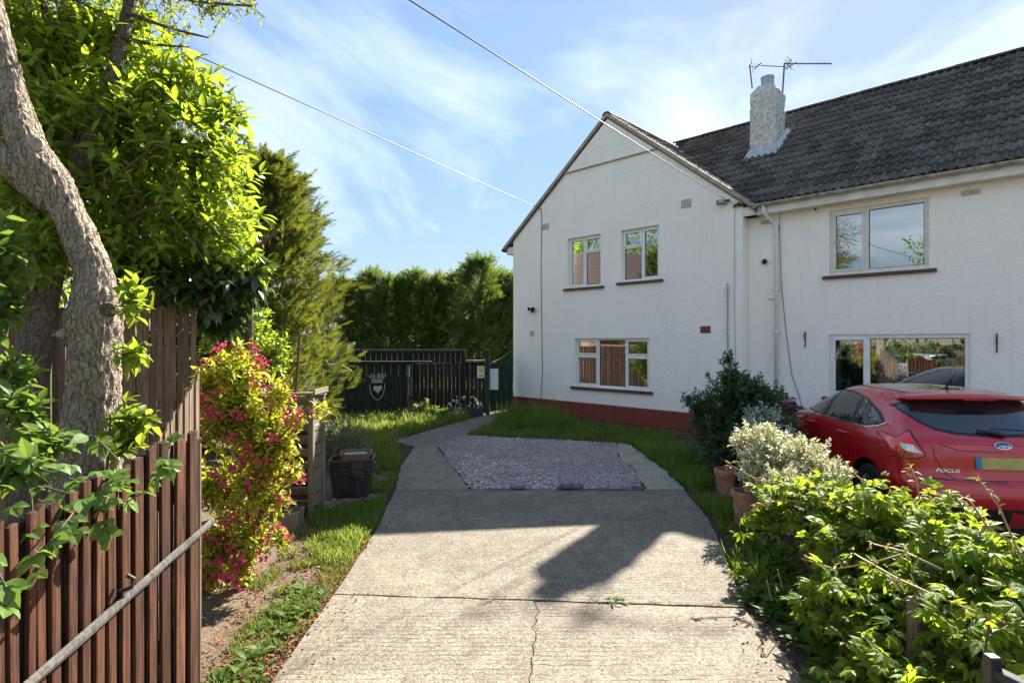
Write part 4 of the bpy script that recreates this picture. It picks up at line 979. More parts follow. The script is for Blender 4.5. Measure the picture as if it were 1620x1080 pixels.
def pot(c, r_, h, lab):
    t = empty('terracotta_pot', (c[0], c[1], 0), lab, 'pot', 'terracotta pots along the drive')
    mb = MB(); mb.lathe((c[0],c[1],0), [(r_*.74,0),(r_*.94,h*.80),(r_*1.04,h*.80),(r_*1.06,h*.97),(r_*1.0,h),(r_*.90,h),(r_*.88,h*.85)], 28, True); mb.build('pot', M['terracotta'], t, smooth=False)
    mb = MB(); mb.lathe((c[0],c[1],h*.86), [(.004,.02),(r_*.5,.014),(r_*.875,0)], 18); mb.build('soil', M['soil_dark'], t); return t
pot((2.80,7.30), .135, .33, 'terracotta pot farther from the camera, under the dark shrub')
pot((2.56,6.10), .142, .37, 'terracotta pot nearer the camera, beside the variegated shrub')
# wooden louvred compost bin
t = empty('compost_bin', (-2.7, 6.7, 0), 'bleached wooden compost bin with louvred slats behind the pink flowers', 'compost bin')
CX0, CX1, CY0, CY1 = -3.15, -2.28, 6.32, 6.68
for x, y in ((CX0,CY0),(CX1,CY0),(CX0,CY1),(CX1,CY1)):
    mb = MB(); mb.box((x, y, .69), (.06,.07,1.38)); mb.build('post', M['slat'], t, bevel=.005)
for k in range(9):
    z = .16+k*.145
    mb = MB(); mb.box(((CX0+CX1)/2, CY0+.0, z), (CX1-CX0-.065,.018,.11), (Vector((1,0,0)), Vector((0,.85,.52)), Vector((0,-.52,.85)))); mb.build('slat', M['slat'], t)
    mb = MB(); mb.box((CX1-.01, (CY0+CY1)/2, z), (.018,CY1-CY0-.075,.125)); mb.build('slat', M['slat'], t)
    mb = MB(); mb.box((CX0, (CY0+CY1)/2, z), (.018,CY1-CY0-.075,.125)); mb.build('slat', M['slat'], t)
for k in range(3): mb = MB(); mb.bar((CX0-.03,CY0+.03+.15*k,1.40), (CX1+.05,CY0+.03+.15*k,1.41-.02*k), .10, .02); mb.build('top_slat', M['slat'], t)
mb = MB(); mb.bar((CX1+.05,CY0-.05,1.43), (CX1+.05,CY1+.05,1.43), .02, .06); mb.build('top_rail', M['slat'], t)
mb = MB(); mb.box(((CX0+CX1)/2, 6.5, .5), (.8,.28,.95)); mb.build('compost', M['soil_dark'], t)
t = empty('wooden_trough', (-2.5, 5.95, 0), 'small low wooden trough at the foot of the compost bin', 'planter')
mb = MB(); rbox(mb, (-2.50,5.95), .46,.22,.50,.24, 0, .20, .018, R(4)); mb.build('trough', M['slat'], t)
# white scrap on the drive edge, posts and rail in the hedge
mb = MB(); r_ = random.Random(8); c_ = Vector((1.90,4.46,.0)); vs = [c_+Vector((x*.05+r_.uniform(-.01,.01), y*.035+r_.uniform(-.01,.01), .02+r_.uniform(-.01,.035))) for y in range(-1,2) for x in range(-1,2)]
mb.add(vs, [(0,1,4,3),(1,2,5,4),(3,4,7,6),(4,5,8,7)]); tag(mb.build('paper_scrap', M['paper'], None), 'crumpled white paper scrap at the right edge of the drive', 'litter')
mb = MB(); mb.box((2.26,3.10,.28), (.08,.08,.58)); tag(mb.build('hedge_post', M['fence_grey'], None, bevel=.01), 'old wooden post inside the leafy creeper at lower right', 'post')
t = empty('black_handrail', (1.9, 2.15, 0), 'black metal handrail end under the creeper at bottom right', 'railing')
mb = MB(); mb.box((1.90,2.20,.36), (.045,.045,.80)); mb.build('post', M['black'], t, bevel=.006)
mb = MB(); mb.bar((1.90,2.20,.70), (2.25,1.70,.62), .05, .035); mb.build('rail', M['black'], t, bevel=.006)
# ------------------------------------------------------------------ the red hatchback
CTH = R(7.5); CF = Vector((math.sin(CTH), math.cos(CTH), 0)); CR = Vector((math.cos(CTH), -math.sin(CTH), 0)); CO_ = Vector((4.765, 5.28, -.005))
def cw(p): return CO_ + CR*p[0] + CF*p[1] + ZZ*p[2]
def paint_mat():
    m, N, L, p, o = new_mat('red_metallic_paint')
    n = noise_(N, L, pos_(N), 900, 1)
    L(rgbmix(N, L, n, (.56,.004,.012), (.44,.002,.008)), p.inputs['Base Color'])
    p.inputs['Metallic'].default_value = .12; p.inputs['Roughness'].default_value = .32; p.inputs['Coat Weight'].default_value = 1; p.inputs['Coat Roughness'].default_value = .03
    return m
M['paint'] = paint_mat()
def simple(name, c, rough, metal=0, coat=0, spec=.5):
    m, N, L, p, o = new_mat(name); p.inputs['Base Color'].default_value = c4(c); p.inputs['Roughness'].default_value = rough
    p.inputs['Metallic'].default_value = metal; p.inputs['Coat Weight'].default_value = coat; p.inputs['Coat Roughness'].default_value = .02; p.inputs['Specular IOR Level'].default_value = spec; return m
M['carglass'] = simple('tinted_car_glass', (.012,.014,.016), .02, 0, 0, 1.0)
M['trim'] = simple('black_trim', (.012,.012,.012), .45)
M['chrome'] = simple('chrome_strip', (.75,.75,.76), .12, 1)
M['lamp_red'] = simple('red_lamp_glass', (.80,.016,.010), .12, 0, 1)
M['lamp_dark'] = simple('deep_red_lamp_glass', (.34,.006,.006), .12, 0, 1)
M['lamp_clear'] = simple('clear_lamp_glass', (.62,.60,.56), .08, .3, 1)
M['tyre'] = simple('tyre_rubber', (.012,.012,.012), .8)
M['rim'] = simple('alloy_rim', (.45,.46,.47), .3, .9)
M['plate'] = plain('yellow_plate', (.56,.42,.10), .45, c2=(.36,.30,.14), scale=16)
M['plateblue'] = simple('plate_blue_band', (.03,.19,.42), .4)
M['badge'] = simple('badge_blue', (.006,.03,.085), .2, 0, 1)
# body: horizontal outlines stacked from sill to roof; each (z rear, z front, y rear, y front, half widths rear/mid/front, corner)
LV = [(.17,.17,.16,4.15,.74,.80,.70,.30), (.24,.22,.06,4.28,.82,.875,.78,.28), (.36,.34,.015,4.34,.86,.90,.80,.28), (.50,.48,.0,4.355,.875,.905,.80,.28),
      (.60,.58,.02,4.35,.885,.91,.80,.28), (.655,.63,.085,4.33,.885,.912,.79,.28), (.76,.70,.10,4.28,.885,.912,.77,.28), (.88,.76,.105,4.18,.88,.908,.75,.28),
      (.975,.84,.125,3.95,.865,.895,.74,.30), (1.045,.93,.185,3.62,.815,.862,.72,.34), (1.085,.985,.25,3.34,.775,.842,.70,.36), (1.20,1.13,.40,3.02,.715,.785,.66,.36),
      (1.32,1.27,.545,2.66,.655,.715,.60,.34), (1.405,1.39,.625,2.30,.60,.635,.55,.32), (1.445,1.445,.69,2.08,.53,.555,.49,.3), (1.470,1.475,.86,1.86,.40,.42,.38,.25)]
def outline(l):
    zr, zf, yr, yf, wr, wm, wf, c_ = l; ln = yf-yr
    pts = [(0,0),(.34*wr,.012),(.66*wr,.045),(.88*wr,.10),(.985*wr,.20),(wr+.012,.42)]
    P_ = [(x, yr+y) for x, y in pts] + [(wm, yr+ln*.28), (wm, yr+ln*.42), (wm, yr+ln*.56), (wm*.995, yr+ln*.72)] + [(wf+(wm-wf)*.45, yf-.55*min(1, ln/3)), (wf, yf-.32*min(1, ln/3)), (wf*.80, yf-.12*min(1, ln/3)), (wf*.42, yf-.03), (0, yf)]
    return [(x, y, zr+(zf-zr)*((y-yr)/ln)**1.3) for x, y in P_]
O_ = [outline(l) for l in LV]; nP = len(O_[0]); ncar = 2*nP-2
bm = bmesh.new(); rows = []
for ol in O_:
    full = [(-x, y, z) for x, y, z in ol] + [(x, y, z) for x, y, z in ol[-2:0:-1]]
    rows.append([bm.verts.new(p) for p in full])
for i in range(len(rows)-1):
    for k in range(ncar): bm.faces.new((rows[i][k], rows[i+1][k], rows[i+1][(k+1) % ncar], rows[i][(k+1) % ncar]))
for r_, up in ((rows[-1], True), (rows[0], False)):        # roof and floor: strips from side to side
    for k in range(nP-1):
        a, b = r_[k], r_[k+1]; c_, d_ = r_[(ncar-k-1) % ncar], r_[(ncar-k) % ncar]
        vs = [a, c_, ] if 0 else None
        f = [v for i, v in enumerate((a, b, c_, d_)) if v not in (a, b, c_, d_)[:i]]
        if len(f) >= 3: bm.faces.new(f if not up else f[::-1])
bmesh.ops.recalc_face_normals(bm, faces=bm.faces)
bmesh.ops.subdivide_edges  # (the smoothing is a modifier)
me0 = bpy.data.meshes.new('car_cage'); bm.to_mesh(me0); bm.free()
tmp = bpy.data.objects.new('car_cage', me0); COL.objects.link(tmp)
md = tmp.modifiers.new('s', 'SUBSURF'); md.levels = 3; md.render_levels = 3
dg = bpy.context.evaluated_depsgraph_get(); bmesh_me = bpy.data.meshes.new_from_object(tmp.evaluated_get(dg)); bpy.data.objects.remove(tmp)
bb = bmesh.new(); bb.from_mesh(bmesh_me); BV = BVHTree.FromBMesh(bb); bb.free()
car = empty('parked_car', cw((0,2.1,0)), 'red five door hatchback parked facing the house', 'car')
for v in bmesh_me.vertices: v.co = cw(v.co)-WL[car]
bmesh_me.polygons.foreach_set('use_smooth', [True]*len(bmesh_me.polygons)); bmesh_me.materials.clear(); bmesh_me.materials.append(M['paint']); bmesh_me.materials.append(M['trim'])
body = bpy.data.objects.new('body', bmesh_me); COL.objects.link(body); body.parent = car; body.location = (0,0,0); WL[body] = WL[car]
# wheel arches cut out of the body
mb = MB(); mb.cur = 0
for yy in (.86, 3.50):
    for s_ in (-1, 1): mb.tube([cw((s_*.62,yy,.325)), cw((s_*1.1,yy,.325))], .375, 32)
cut = mb.build('wheel_arch', M['trim'], None)
bo_ = body.modifiers.new('arch', 'BOOLEAN'); bo_.object = cut; bo_.operation = 'DIFFERENCE'; bo_.solver = 'EXACT'; bo_.material_mode = 'TRANSFER'
dg = bpy.context.evaluated_depsgraph_get(); nm = bpy.data.meshes.new_from_object(body.evaluated_get(dg)); body.modifiers.clear(); body.data = nm; bpy.data.objects.remove(cut)
def patch(name, poly, origin, ux, uy, dr, off, mat, parent, step=.035, smooth=True, thick=True):
    """a piece lying on the car body: outline given in the (ux, uy) plane and pressed along dr"""
    ux, uy, dr, origin = Vector(ux).normalized(), Vector(uy).normalized(), Vector(dr).normalized(), Vector(origin)
    bp = []
    for i, p in enumerate(poly):
        q = poly[(i+1) % len(poly)]; n_ = max(1, int(math.dist(p, q)/step)); bp += [(p[0]+(q[0]-p[0])*k/n_, p[1]+(q[1]-p[1])*k/n_) for k in range(n_)]
    lo = np.min(bp, 0); hi = np.max(bp, 0)
    G_ = np.array([(x, y) for x in np.arange(lo[0]+step*.6, hi[0], step) for y in np.arange(lo[1]+step*.6, hi[1], step)]) if min(hi-lo) > step else np.zeros((0,2))
    if len(G_): G_ = G_[in_poly(G_, bp)]
    allp = [Vector(p) for p in bp]+[Vector((float(p[0]), float(p[1]))) for p in G_]; nb = len(bp)
    r_ = delaunay_2d_cdt(allp, [], [list(range(nb))], 1, 1e-6)
    vs = []
    for v in r_[0]:
        p = origin+ux*v.x+uy*v.y; h = BV.ray_cast(p, dr)
        if h[0] is None: h = BV.find_nearest(p+dr*2)
        nn = h[1]; 
        if nn.dot(dr) > 0: nn = -nn
        vs.append((h[0], nn))
    V = [cw(a+b*off) for a, b in vs]; fs = []
    for f in r_[2]:
        a, b, c_ = (V[i] for i in f[:3]); nw = cw(vs[f[0]][1])-CO_
        fs.append(tuple(f) if (b-a).cross(c_-a).dot(nw) > 0 else tuple(f[::-1]))
    n_ = len(V)
    # a rim down to the body so that the piece has thickness
    cnt = {}
    for f in fs:
        for i in range(len(f)): e = (f[i], f[(i+1) % len(f)]); cnt[e] = 1
    V2 = [cw(a-b*.004) for a, b in vs]
    rim_ = [(b, a, n_+a, n_+b) for (a, b) in cnt if (b, a) not in cnt]
    mb = MB(); mb.add(V+V2, fs+rim_); return mb.build(name, mat, parent, smooth=False)
SIDE = dict(origin=(-2,0,0), ux=(0,1,0), uy=(0,0,1), dr=(1,0,0))
def side(name, poly, off, mat, parent=car, **k):
    a = patch(name, poly, **SIDE, off=off, mat=mat, parent=parent, **k)
    patch(name, poly, origin=(2,0,0), ux=(0,1,0), uy=(0,0,1), dr=(-1,0,0), off=off, mat=mat, parent=parent, **k); return a
side('window_surround', [(3.22,1.00),(2.62,1.26),(2.25,1.365),(1.75,1.385),(1.25,1.335),(.90,1.215),(.72,1.115),(.80,1.075),(1.0,1.035),(2.0,1.02)], .002, M['trim'])
side('side_window', [(3.08,1.025),(2.62,1.225),(2.27,1.335),(2.15,1.35),(2.12,1.035)], .005, M['carglass'])
side('side_window', [(2.03,1.355),(1.75,1.36),(1.40,1.335),(1.34,1.045),(2.02,1.035)], .005, M['carglass'])
side('side_window', [(1.33,1.325),(1.22,1.30),(.92,1.19),(.79,1.115),(.84,1.085),(1.02,1.055),(1.28,1.045)], .005, M['carglass'])
side('chrome_strip', [(3.22,.992),(2.0,1.008),(1.0,1.022),(.79,1.062),(.70,1.113),(.72,1.122),(.80,1.078),(1.0,1.038),(2.0,1.024),(3.22,1.006)], .006, M['chrome'], step=.03)
side('door_seam', [(2.075,1.0),(2.068,1.0),(2.07,.6),(2.05,.3),(2.057,.3),(2.077,.6)], .0015, M['trim'])
side('door_seam', [(1.18,1.02),(1.172,1.02),(1.22,.8),(1.30,.55),(1.34,.30),(1.347,.30),(1.307,.55),(1.227,.8)], .0015, M['trim'])
side('body_crease', [(3.3,.80),(1.9,.845),(1.0,.88),(1.0,.886),(1.9,.851),(3.3,.806)], .004, M['paint'])
for yy in (2.25, 1.30):
    side('handle_recess', [(yy,.885),(yy+.22,.88),(yy+.22,.925),(yy,.93)], .001, M['paint'])
    for s_ in (-1, 1):
        mb = MB(); mb.tube([cw((s_*.905,yy+.01,.905)), cw((s_*.945,yy+.05,.912)), cw((s_*.945,yy+.17,.908)), cw((s_*.905,yy+.21,.90))], .014, 8); mb.build('handle', M['paint'], car, smooth=True)
for s_ in (-1, 1):                                         # door mirrors
    mb = MB(); c_ = (s_*.985, 3.02, 1.045)
    prof_ = [(.03,-1),(.075,-.8),(.092,-.2),(.09,.4),(.06,.85),(.02,1)]
    vs = []; n_ = 14
    for r_, t_ in prof_:
        for k in range(n_): a = 2*math.pi*k/n_; vs.append(cw((c_[0]+s_*t_*.115, c_[1]+r_*.9*math.cos(a)*(1 if math.cos(a) > 0 else .5), c_[2]+r_*math.sin(a)*.95)))
    mb.add(vs, [(i*n_+k, i*n_+(k+1)%n_, (i+1)*n_+(k+1)%n_, (i+1)*n_+k) for i in range(5) for k in range(n_)]+[tuple(range(n_)), tuple(5*n_+k for k in range(n_))])
    mi_ = mb.build('door_mirror', M['paint'], car, smooth=True)
    mb = MB(); mb.bar(cw((s_*.83,3.03,1.01)), cw((s_*.93,3.02,1.03)), .06, .03); mb.build('mirror_stem', M['trim'], mi_)
    mb = MB(); mb.box(cw((s_*.985,2.968,1.045)), (.17,.012,.115), (CR, CF, ZZ)); mb.build('mirror_glass', M['carglass'], mi_, bevel=.01)
REAR = dict(origin=(0,-2,0), ux=(1,0,0), uy=(0,0,1), dr=(0,1,0))
def mirror_poly(h): return h+[(-x, z) for x, z in h[::-1] if abs(x) > 1e-6]
patch('rear_window_surround', mirror_poly([(0,1.055),(-.34,1.07),(-.50,1.10),(-.60,1.165),(-.66,1.255),(-.668,1.30),(-.60,1.352),(-.50,1.372),(0,1.385)]), **REAR, off=.003, mat=M['trim'], parent=car)
patch('rear_window', mirror_poly([(0,1.072),(-.33,1.087),(-.49,1.115),(-.585,1.175),(-.645,1.262),(-.648,1.292),(-.58,1.34),(-.3,1.362),(0,1.372)]), **REAR, off=.007, mat=M['carglass'], parent=car)
# roof spoiler over the rear window
mb = MB(); vs, fs = [], []
xs = np.linspace(-1, 1, 17)
for x in xs:
    e = 1-abs(x)**3; X_ = .62*x; yb = .46+.14*abs(x)**2.5; zt = 1.405+.025*(1-x*x)
    vs += [(X_, .92, 1.458-.045*x*x-.03*abs(x)**4), (X_, .70, zt+.028-.012*abs(x)), (X_, yb, zt), (X_, yb+.004, zt-.022), (X_, .72, zt-.035)]
for i in range(16): fs += [(i*5+k, (i+1)*5+k, (i+1)*5+k+1, i*5+k+1) for k in range(4)]
fs += [(0,1,2,3,4), tuple(16*5+k for k in (4,3,2,1,0))]
mb.add([cw(v) for v in vs], fs); sp_ = mb.build('spoiler', M['paint'], car, smooth=True)
mb = MB(); mb.box(cw((0,.468,1.402)), (.30,.006,.014), (CR, CF, ZZ)); mb.build('brake_light', M['lamp_dark'], sp_)
# tail lamps wrapping the corners
for s_ in (-1, 1):
    FRM = dict(origin=(s_*2.84,-1.75,0), ux=(-s_*.7071,-.7071,0), uy=(0,0,1), dr=(-s_*.7071,.7071,0))
    # u grows from the flank (front) to the tailgate
    def lp(name, pl, off, mat, par=car): return patch(name, [(u, z) for u, z in pl], **FRM, off=off, mat=mat, parent=par, step=.03)
    tl = lp('tail_lamp', [(-.36,1.015),(-.28,1.035),(-.10,1.01),(-.06,1.045),(-.02,1.09),(.02,1.075),(.10,.99),(.175,.885),(.16,.845),(.05,.82),(-.10,.815),(-.15,.82),(-.165,.86),(-.20,.94),(-.28,.975),(-.35,.99)], .006, M['trim'])
    lp('lamp_glass', [(-.345,1.008),(-.28,1.024),(-.09,.998),(-.055,1.03),(-.02,1.07),(.012,1.06),(.088,.98),(.162,.885),(.148,.855),(.045,.832),(-.10,.827),(-.14,.83),(-.15,.87),(-.185,.95),(-.27,.985)], .010, M['lamp_red'], tl)
    lp('reversing_lamp', [(-.055,.968),(.07,.958),(.142,.887),(.04,.893),(-.02,.92)], .014, M['lamp_clear'], tl)
    lp('reflector', [(-.135,.87),(-.02,.895),(.14,.868),(.05,.842),(-.12,.838)], .014, M['lamp_dark'], tl)
# tailgate: seams, plate, badge, lettering, wiper
patch('tailgate_seam', mirror_poly([(-.62,1.0),(-.60,.85),(-.52,.70),(-.44,.655),(0,.645),(0,.651),(-.435,.661),(-.512,.706),(-.592,.853),(-.612,1.0)])[:20], **REAR, off=.002, mat=M['trim'], parent=car, step=.04)
patch('tailgate_crease', mirror_poly([(-.56,.99),(-.40,.93),(0,.925),(0,.931),(-.39,.936),(-.545,.992)]), **REAR, off=.003, mat=M['trim'], parent=car, step=.04)
patch('bumper_seam', mirror_poly([(-.78,.655),(0,.628),(0,.633),(-.78,.661)]), **REAR, off=.002, mat=M['trim'], parent=car, step=.05)
patch('lower_bumper', mirror_poly([(-.72,.40),(-.68,.25),(0,.24),(0,.38)]), **REAR, off=.006, mat=M['trim'], parent=car, step=.05)
pl_ = patch('number_plate', [(-.26,.765),(.26,.765),(.26,.876),(-.26,.876)], **REAR, off=.014, mat=M['plate'], parent=car, step=.05)
patch('blue_band', [(-.26,.765),(-.213,.765),(-.213,.876),(-.26,.876)], **REAR, off=.0165, mat=M['plateblue'], parent=pl_, step=.05)
bc_ = (0, .985)
def ell(rx, rz, n_=28): return [(bc_[0]+rx*math.cos(2*math.pi*k/n_), bc_[1]+rz*math.sin(2*math.pi*k/n_)) for k in range(n_)]
bd_ = patch('badge', ell(.078,.032), **REAR, off=.010, mat=M['chrome'], parent=car, step=.02)
patch('badge_field', ell(.070,.0255), **REAR, off=.013, mat=M['badge'], parent=bd_, step=.02)
def lettering(name, body_, cx, cz, size, mat, off, parent, shear=.3, sx=1.0, bold=.0):
    cu = bpy.data.curves.new('t', 'FONT'); cu.body = body_; cu.size = size; cu.shear = shear; cu.align_x = 'CENTER'; cu.align_y = 'CENTER'; cu.extrude = .0008; cu.offset = bold; cu.resolution_u = 3
    to = bpy.data.objects.new('t', cu); COL.objects.link(to); dg = bpy.context.evaluated_depsgraph_get()
    me = bpy.data.meshes.new_from_object(to.evaluated_get(dg)); bpy.data.objects.remove(to)
    V = []
    for v in me.vertices:
        x, z = cx+v.co.x*sx, cz+v.co.y; h = BV.ray_cast(Vector((x,-2,z)), Vector((0,1,0)))
        V.append(cw(Vector((x, h[0].y-off-v.co.z, z))))
    mb = MB(); mb.add(V, [tuple(p.vertices) for p in me.polygons]); return mb.build(name, mat, parent)
lettering('badge_script', 'Ford', bc_[0], bc_[1]+.001, .048, M['chrome'], .0145, bd_, .35, 1.1, .0006)
lettering('model_lettering', 'FOCUS', -.50, .735, .046, M['chrome'], .004, car, .25, 1.35, .0008)
wp_ = MB(); wp_.tube([cw((.06,.20,1.075)), cw((.0,.215,1.095)), cw((-.12,.25,1.115)), cw((-.16,.262,1.118))], [.018,.020,.012,.008], 8); wi_ = wp_.build('wiper', M['trim'], car, smooth=True)
mb = MB(); mb.tube([cw((-.05,.235,1.14)), cw((.30,.24,1.125))], .008, 6); mb.build('wiper_blade', M['trim'], wi_)
# roof: seam lines, aerial
mb = MB(); mb.lathe(cw((0,1.0,1.462)), [(.045,-.01),(.030,.02),(.012,.035)], 12, True); ra = mb.build('roof_aerial', M['trim'], car)
mb = MB(); mb.tube([cw((0,1.0,1.49)), cw((0,.90,1.60)), cw((0,.84,1.66))], [.010,.006,.004], 8); mb.build('whip', M['trim'], ra)
for s_ in (-1, 1):
    patch('roof_seam', [(s_*.50,.85),(s_*.512,.85),(s_*.545,1.5),(s_*.51,2.2),(s_*.498,2.2),(s_*.533,1.5)], origin=(0,0,3), ux=(1,0,0), uy=(0,1,0), dr=(0,0,-1), off=.003, mat=M['trim'], parent=car, step=.05)
patch('windscreen', mirror_poly([(0,2.14),(-.48,2.2),(-.56,2.5),(-.66,3.1),(-.5,3.27),(0,3.33)]), origin=(0,0,3), ux=(1,0,0), uy=(0,1,0), dr=(0,0,-1), off=.004, mat=M['carglass'], parent=car, step=.06)
for s_ in (-1, 1):
    for yy in (.86, 3.50):
        we = MB(); n_ = 40
        def W_(r_, x): return [cw((s_*x, yy+r_*math.cos(2*math.pi*k/n_), .318+r_*math.sin(2*math.pi*k/n_))) for k in range(n_)]
        rings = [W_(.21,.69), W_(.30,.69), W_(.318,.715), W_(.318,.865), W_(.30,.885), W_(.225,.88), W_(.205,.86)]
        we.add([v for r_ in rings for v in r_], [(i*n_+k, i*n_+(k+1)%n_, (i+1)*n_+(k+1)%n_, (i+1)*n_+k) for i in range(6) for k in range(n_)])
        tyre = we.build('wheel', M['tyre'], car, smooth=False)
        rm = MB(); rings = [W_(.21,.875), W_(.195,.85), W_(.19,.80)]; rm.add([v for r_ in rings for v in r_], [(i*n_+k, i*n_+(k+1)%n_, (i+1)*n_+(k+1)%n_, (i+1)*n_+k) for i in range(2) for k in range(n_)])
        for k in range(10): a = 2*math.pi*k/10; rm.bar(cw((s_*.865,yy,.318)), cw((s_*.862,yy+.205*math.cos(a),.318+.205*math.sin(a))), .035, .02, CR)
        rm.tube([cw((s_*.84,yy,.318)), cw((s_*.878,yy,.318))], .04, 12); rm.build('rim', M['rim'], tyre)
# ------------------------------------------------------------------ leaves and plants
def leaflet(L=1, W=.4, fold=.12, curl=.15, base=0, n=4):
    """a leaf along +X: rib and two margins, folded and curled; returns verts, faces, rim weights"""
    V, F, T = [], [], []
    shp = {4: (.0,.75,1.0,.62), 5: (.0,.62,1.0,.9,.5), 3: (.0,1.0,.75)}[n]
    xs = [base+L*i/n for i in range(n)]
    for i in range(n):
        z = -curl*L*(i/n)**2; wv = W*.5*shp[i]
        V.append((xs[i], 0, z)); T.append(0)
        if i: V += [(xs[i], wv, z+fold*W*shp[i]), (xs[i], -wv, z+fold*W*shp[i])]; T += [1, 1]
    V.append((base+L, 0, -curl*L)); T.append(.6); tip = len(V)-1
    F += [(0, 1, 2), (0, 3, 1)]
    for i in range(1, n-1): a = 1+(i-1)*3; F += [(a, a+3, a+4, a+1), (a, a+2, a+5, a+3)]
    a = 1+(n-2)*3; F += [(a, tip, a+1), (a, a+2, tip)]
    return V, F, T
def compound(parts):
    """several leaflets: (angle, length, width, offset along stalk, droop)"""
    V, F, T = [], [], []
    for ang, L_, W_, off, dr in parts:
        v, f, t = leaflet(L_, W_, .14, .22, 0, 4); b = len(V); c_, s_ = math.cos(ang), math.sin(ang); cd, sd = math.cos(dr), math.sin(dr)
        for x, y, z in v:
            x2, z2 = x*cd+z*sd, -x*sd+z*cd; V.append((off+x2*c_-y*s_, x2*s_+y*c_, z2))
        F += [tuple(b+i for i in g) for g in f]; T += t
    return V, F, T
def dirs_np(d, roll):
    """rotation matrices with X along d and Z near up, rolled about X"""
    d = d/np.linalg.norm(d, axis=1, keepdims=True); up = np.tile([0,0,1.], (len(d),1)); up[np.abs(d[:,2]) > .97] = [0,1,0]
    y = np.cross(up, d); y /= np.linalg.norm(y, axis=1, keepdims=True); z = np.cross(d, y)
    c_, s_ = np.cos(roll)[:,None], np.sin(roll)[:,None]
    return np.stack([d, y*c_+z*s_, z*c_-y*s_], axis=2)
def leaf_layer(parent, name, tmpl, pos, d, roll, size, mat, singles=0, stuff_name='foliage', smooth=False):
    V, F, T = tmpl; Rm = dirs_np(d, roll); n_ = len(pos); idx = np.arange(n_); me1 = None
    if singles:
        px = 810+880*pos[:,0]/np.maximum(pos[:,1],.1); py = 540-880*(pos[:,2]-2)/np.maximum(pos[:,1],.1)
        vis = (px > 0) & (px < 1620) & (py > 0) & (py < 1080) & (pos[:,1] > .3)
        score = np.where(vis, size/np.maximum(pos[:,1],.3), 0); order = np.argsort(-score)
        pick = order[:singles]; idx = order[singles:]
        me1 = bpy.data.meshes.new(name); me1.from_pydata([Vector(v) for v in V], [], F); me1.materials.append(mat)
        at_ = me1.attributes.new('rim', 'FLOAT', 'POINT'); at_.data.foreach_set('value', np.asarray(T, np.float32))
        if smooth: me1.polygons.foreach_set('use_smooth', [True]*len(F))
        for i in pick:
            m_ = Rm[i]*size[i]; inst(name, me1, Matrix(((*m_[0], pos[i][0]), (*m_[1], pos[i][1]), (*m_[2], pos[i][2]), (0,0,0,1))), parent)
    if len(idx):
        me = stamp(stuff_name, V, F, pos[idx], Rm[idx], size[idx], T, smooth)
        o = mesh_obj(stuff_name, me, (0,0,0), parent, mat)
        if parent: o.location = -WL[parent]
        tag(o, kind='stuff'); return o
def unit(n_): v = rng.normal(0, 1, (n_,3)); return v/np.linalg.norm(v, axis=1, keepdims=True)
def lump_points(lumps, n_, shell=.55):
    """points in a union of ellipsoids, crowded towards their skins; returns position and outward direction"""
    vol = np.array([l[3]*l[4]*l[5] for l in lumps])**.75; pick = rng.choice(len(lumps), n_, p=vol/vol.sum())
    L_ = np.array(lumps)[pick]; u = unit(n_); r_ = (shell+(1-shell)*rng.random(n_))[:,None]
    wob = 1+.18*np.sin(u[:,:1]*7+L_[:,:1]*5)*np.sin(u[:,1:2]*6+L_[:,2:3]*3)
    return L_[:,:3]+u*L_[:,3:6]*r_*wob, u
def twigs_and_leaves(parent, lumps, n_twig, per, tl, spread, up, leaf, size, mat, twig_mat, singles=0, name='leaf', stuff='foliage', twig_r=.004, shell=.5, droop=0, sizej=.3, clip=None, rolls=.5):
    P, U = lump_points(lumps, n_twig, shell)
    if clip is not None: k = clip(P); P, U = P[k], U[k]
    n_ = len(P); D = U+np.array([0,0,up])+rng.normal(0,.35,(n_,3)); D /= np.linalg.norm(D, axis=1, keepdims=True)
    ln = tl*(1+rng.uniform(-.3,.4,n_))
    t_ = np.tile(np.linspace(.08, 1, per), n_); i_ = np.repeat(np.arange(n_), per)
    base = P[i_]+D[i_]*((t_-1)*ln[i_])[:,None]
    side_ = np.cross(D, unit(n_)); side_ /= np.linalg.norm(side_, axis=1, keepdims=True); s2 = np.cross(D, side_)
    az = (np.tile(np.arange(per), n_)*2.4+rng.uniform(0,6.28,n_)[i_])[:,None]
    ang = spread*(1.15-.55*t_)[:,None]+rng.normal(0,.12,(len(i_),1))
    d = D[i_]*np.cos(ang)+(side_[i_]*np.cos(az)+s2[i_]*np.sin(az))*np.sin(ang); d[:,2] -= droop
    sz = size*(1+rng.uniform(-sizej,sizej,len(i_)))*(1-.25*t_*0)
    leaf_layer(parent, name, leaf, base, d, rng.normal(0,rolls,len(i_)), sz, mat, singles, stuff)
    if twig_mat:
        tv = [(0,1,0),(0,-.5,.87),(0,-.5,-.87),(1,.3,0),(1,-.15,.26),(1,-.15,-.26)]; tf = [(0,1,4,3),(1,2,5,4),(2,0,3,5)]
        me = stamp('twigs', tv, tf, P-D*ln[:,None], dirs_np(D, np.zeros(n_)), np.c_[ln, np.full(n_,twig_r), np.full(n_,twig_r)])
        o = mesh_obj('twigs', me, (0,0,0), parent, twig_mat); o.location = -WL[parent]; tag(o, kind='stuff')
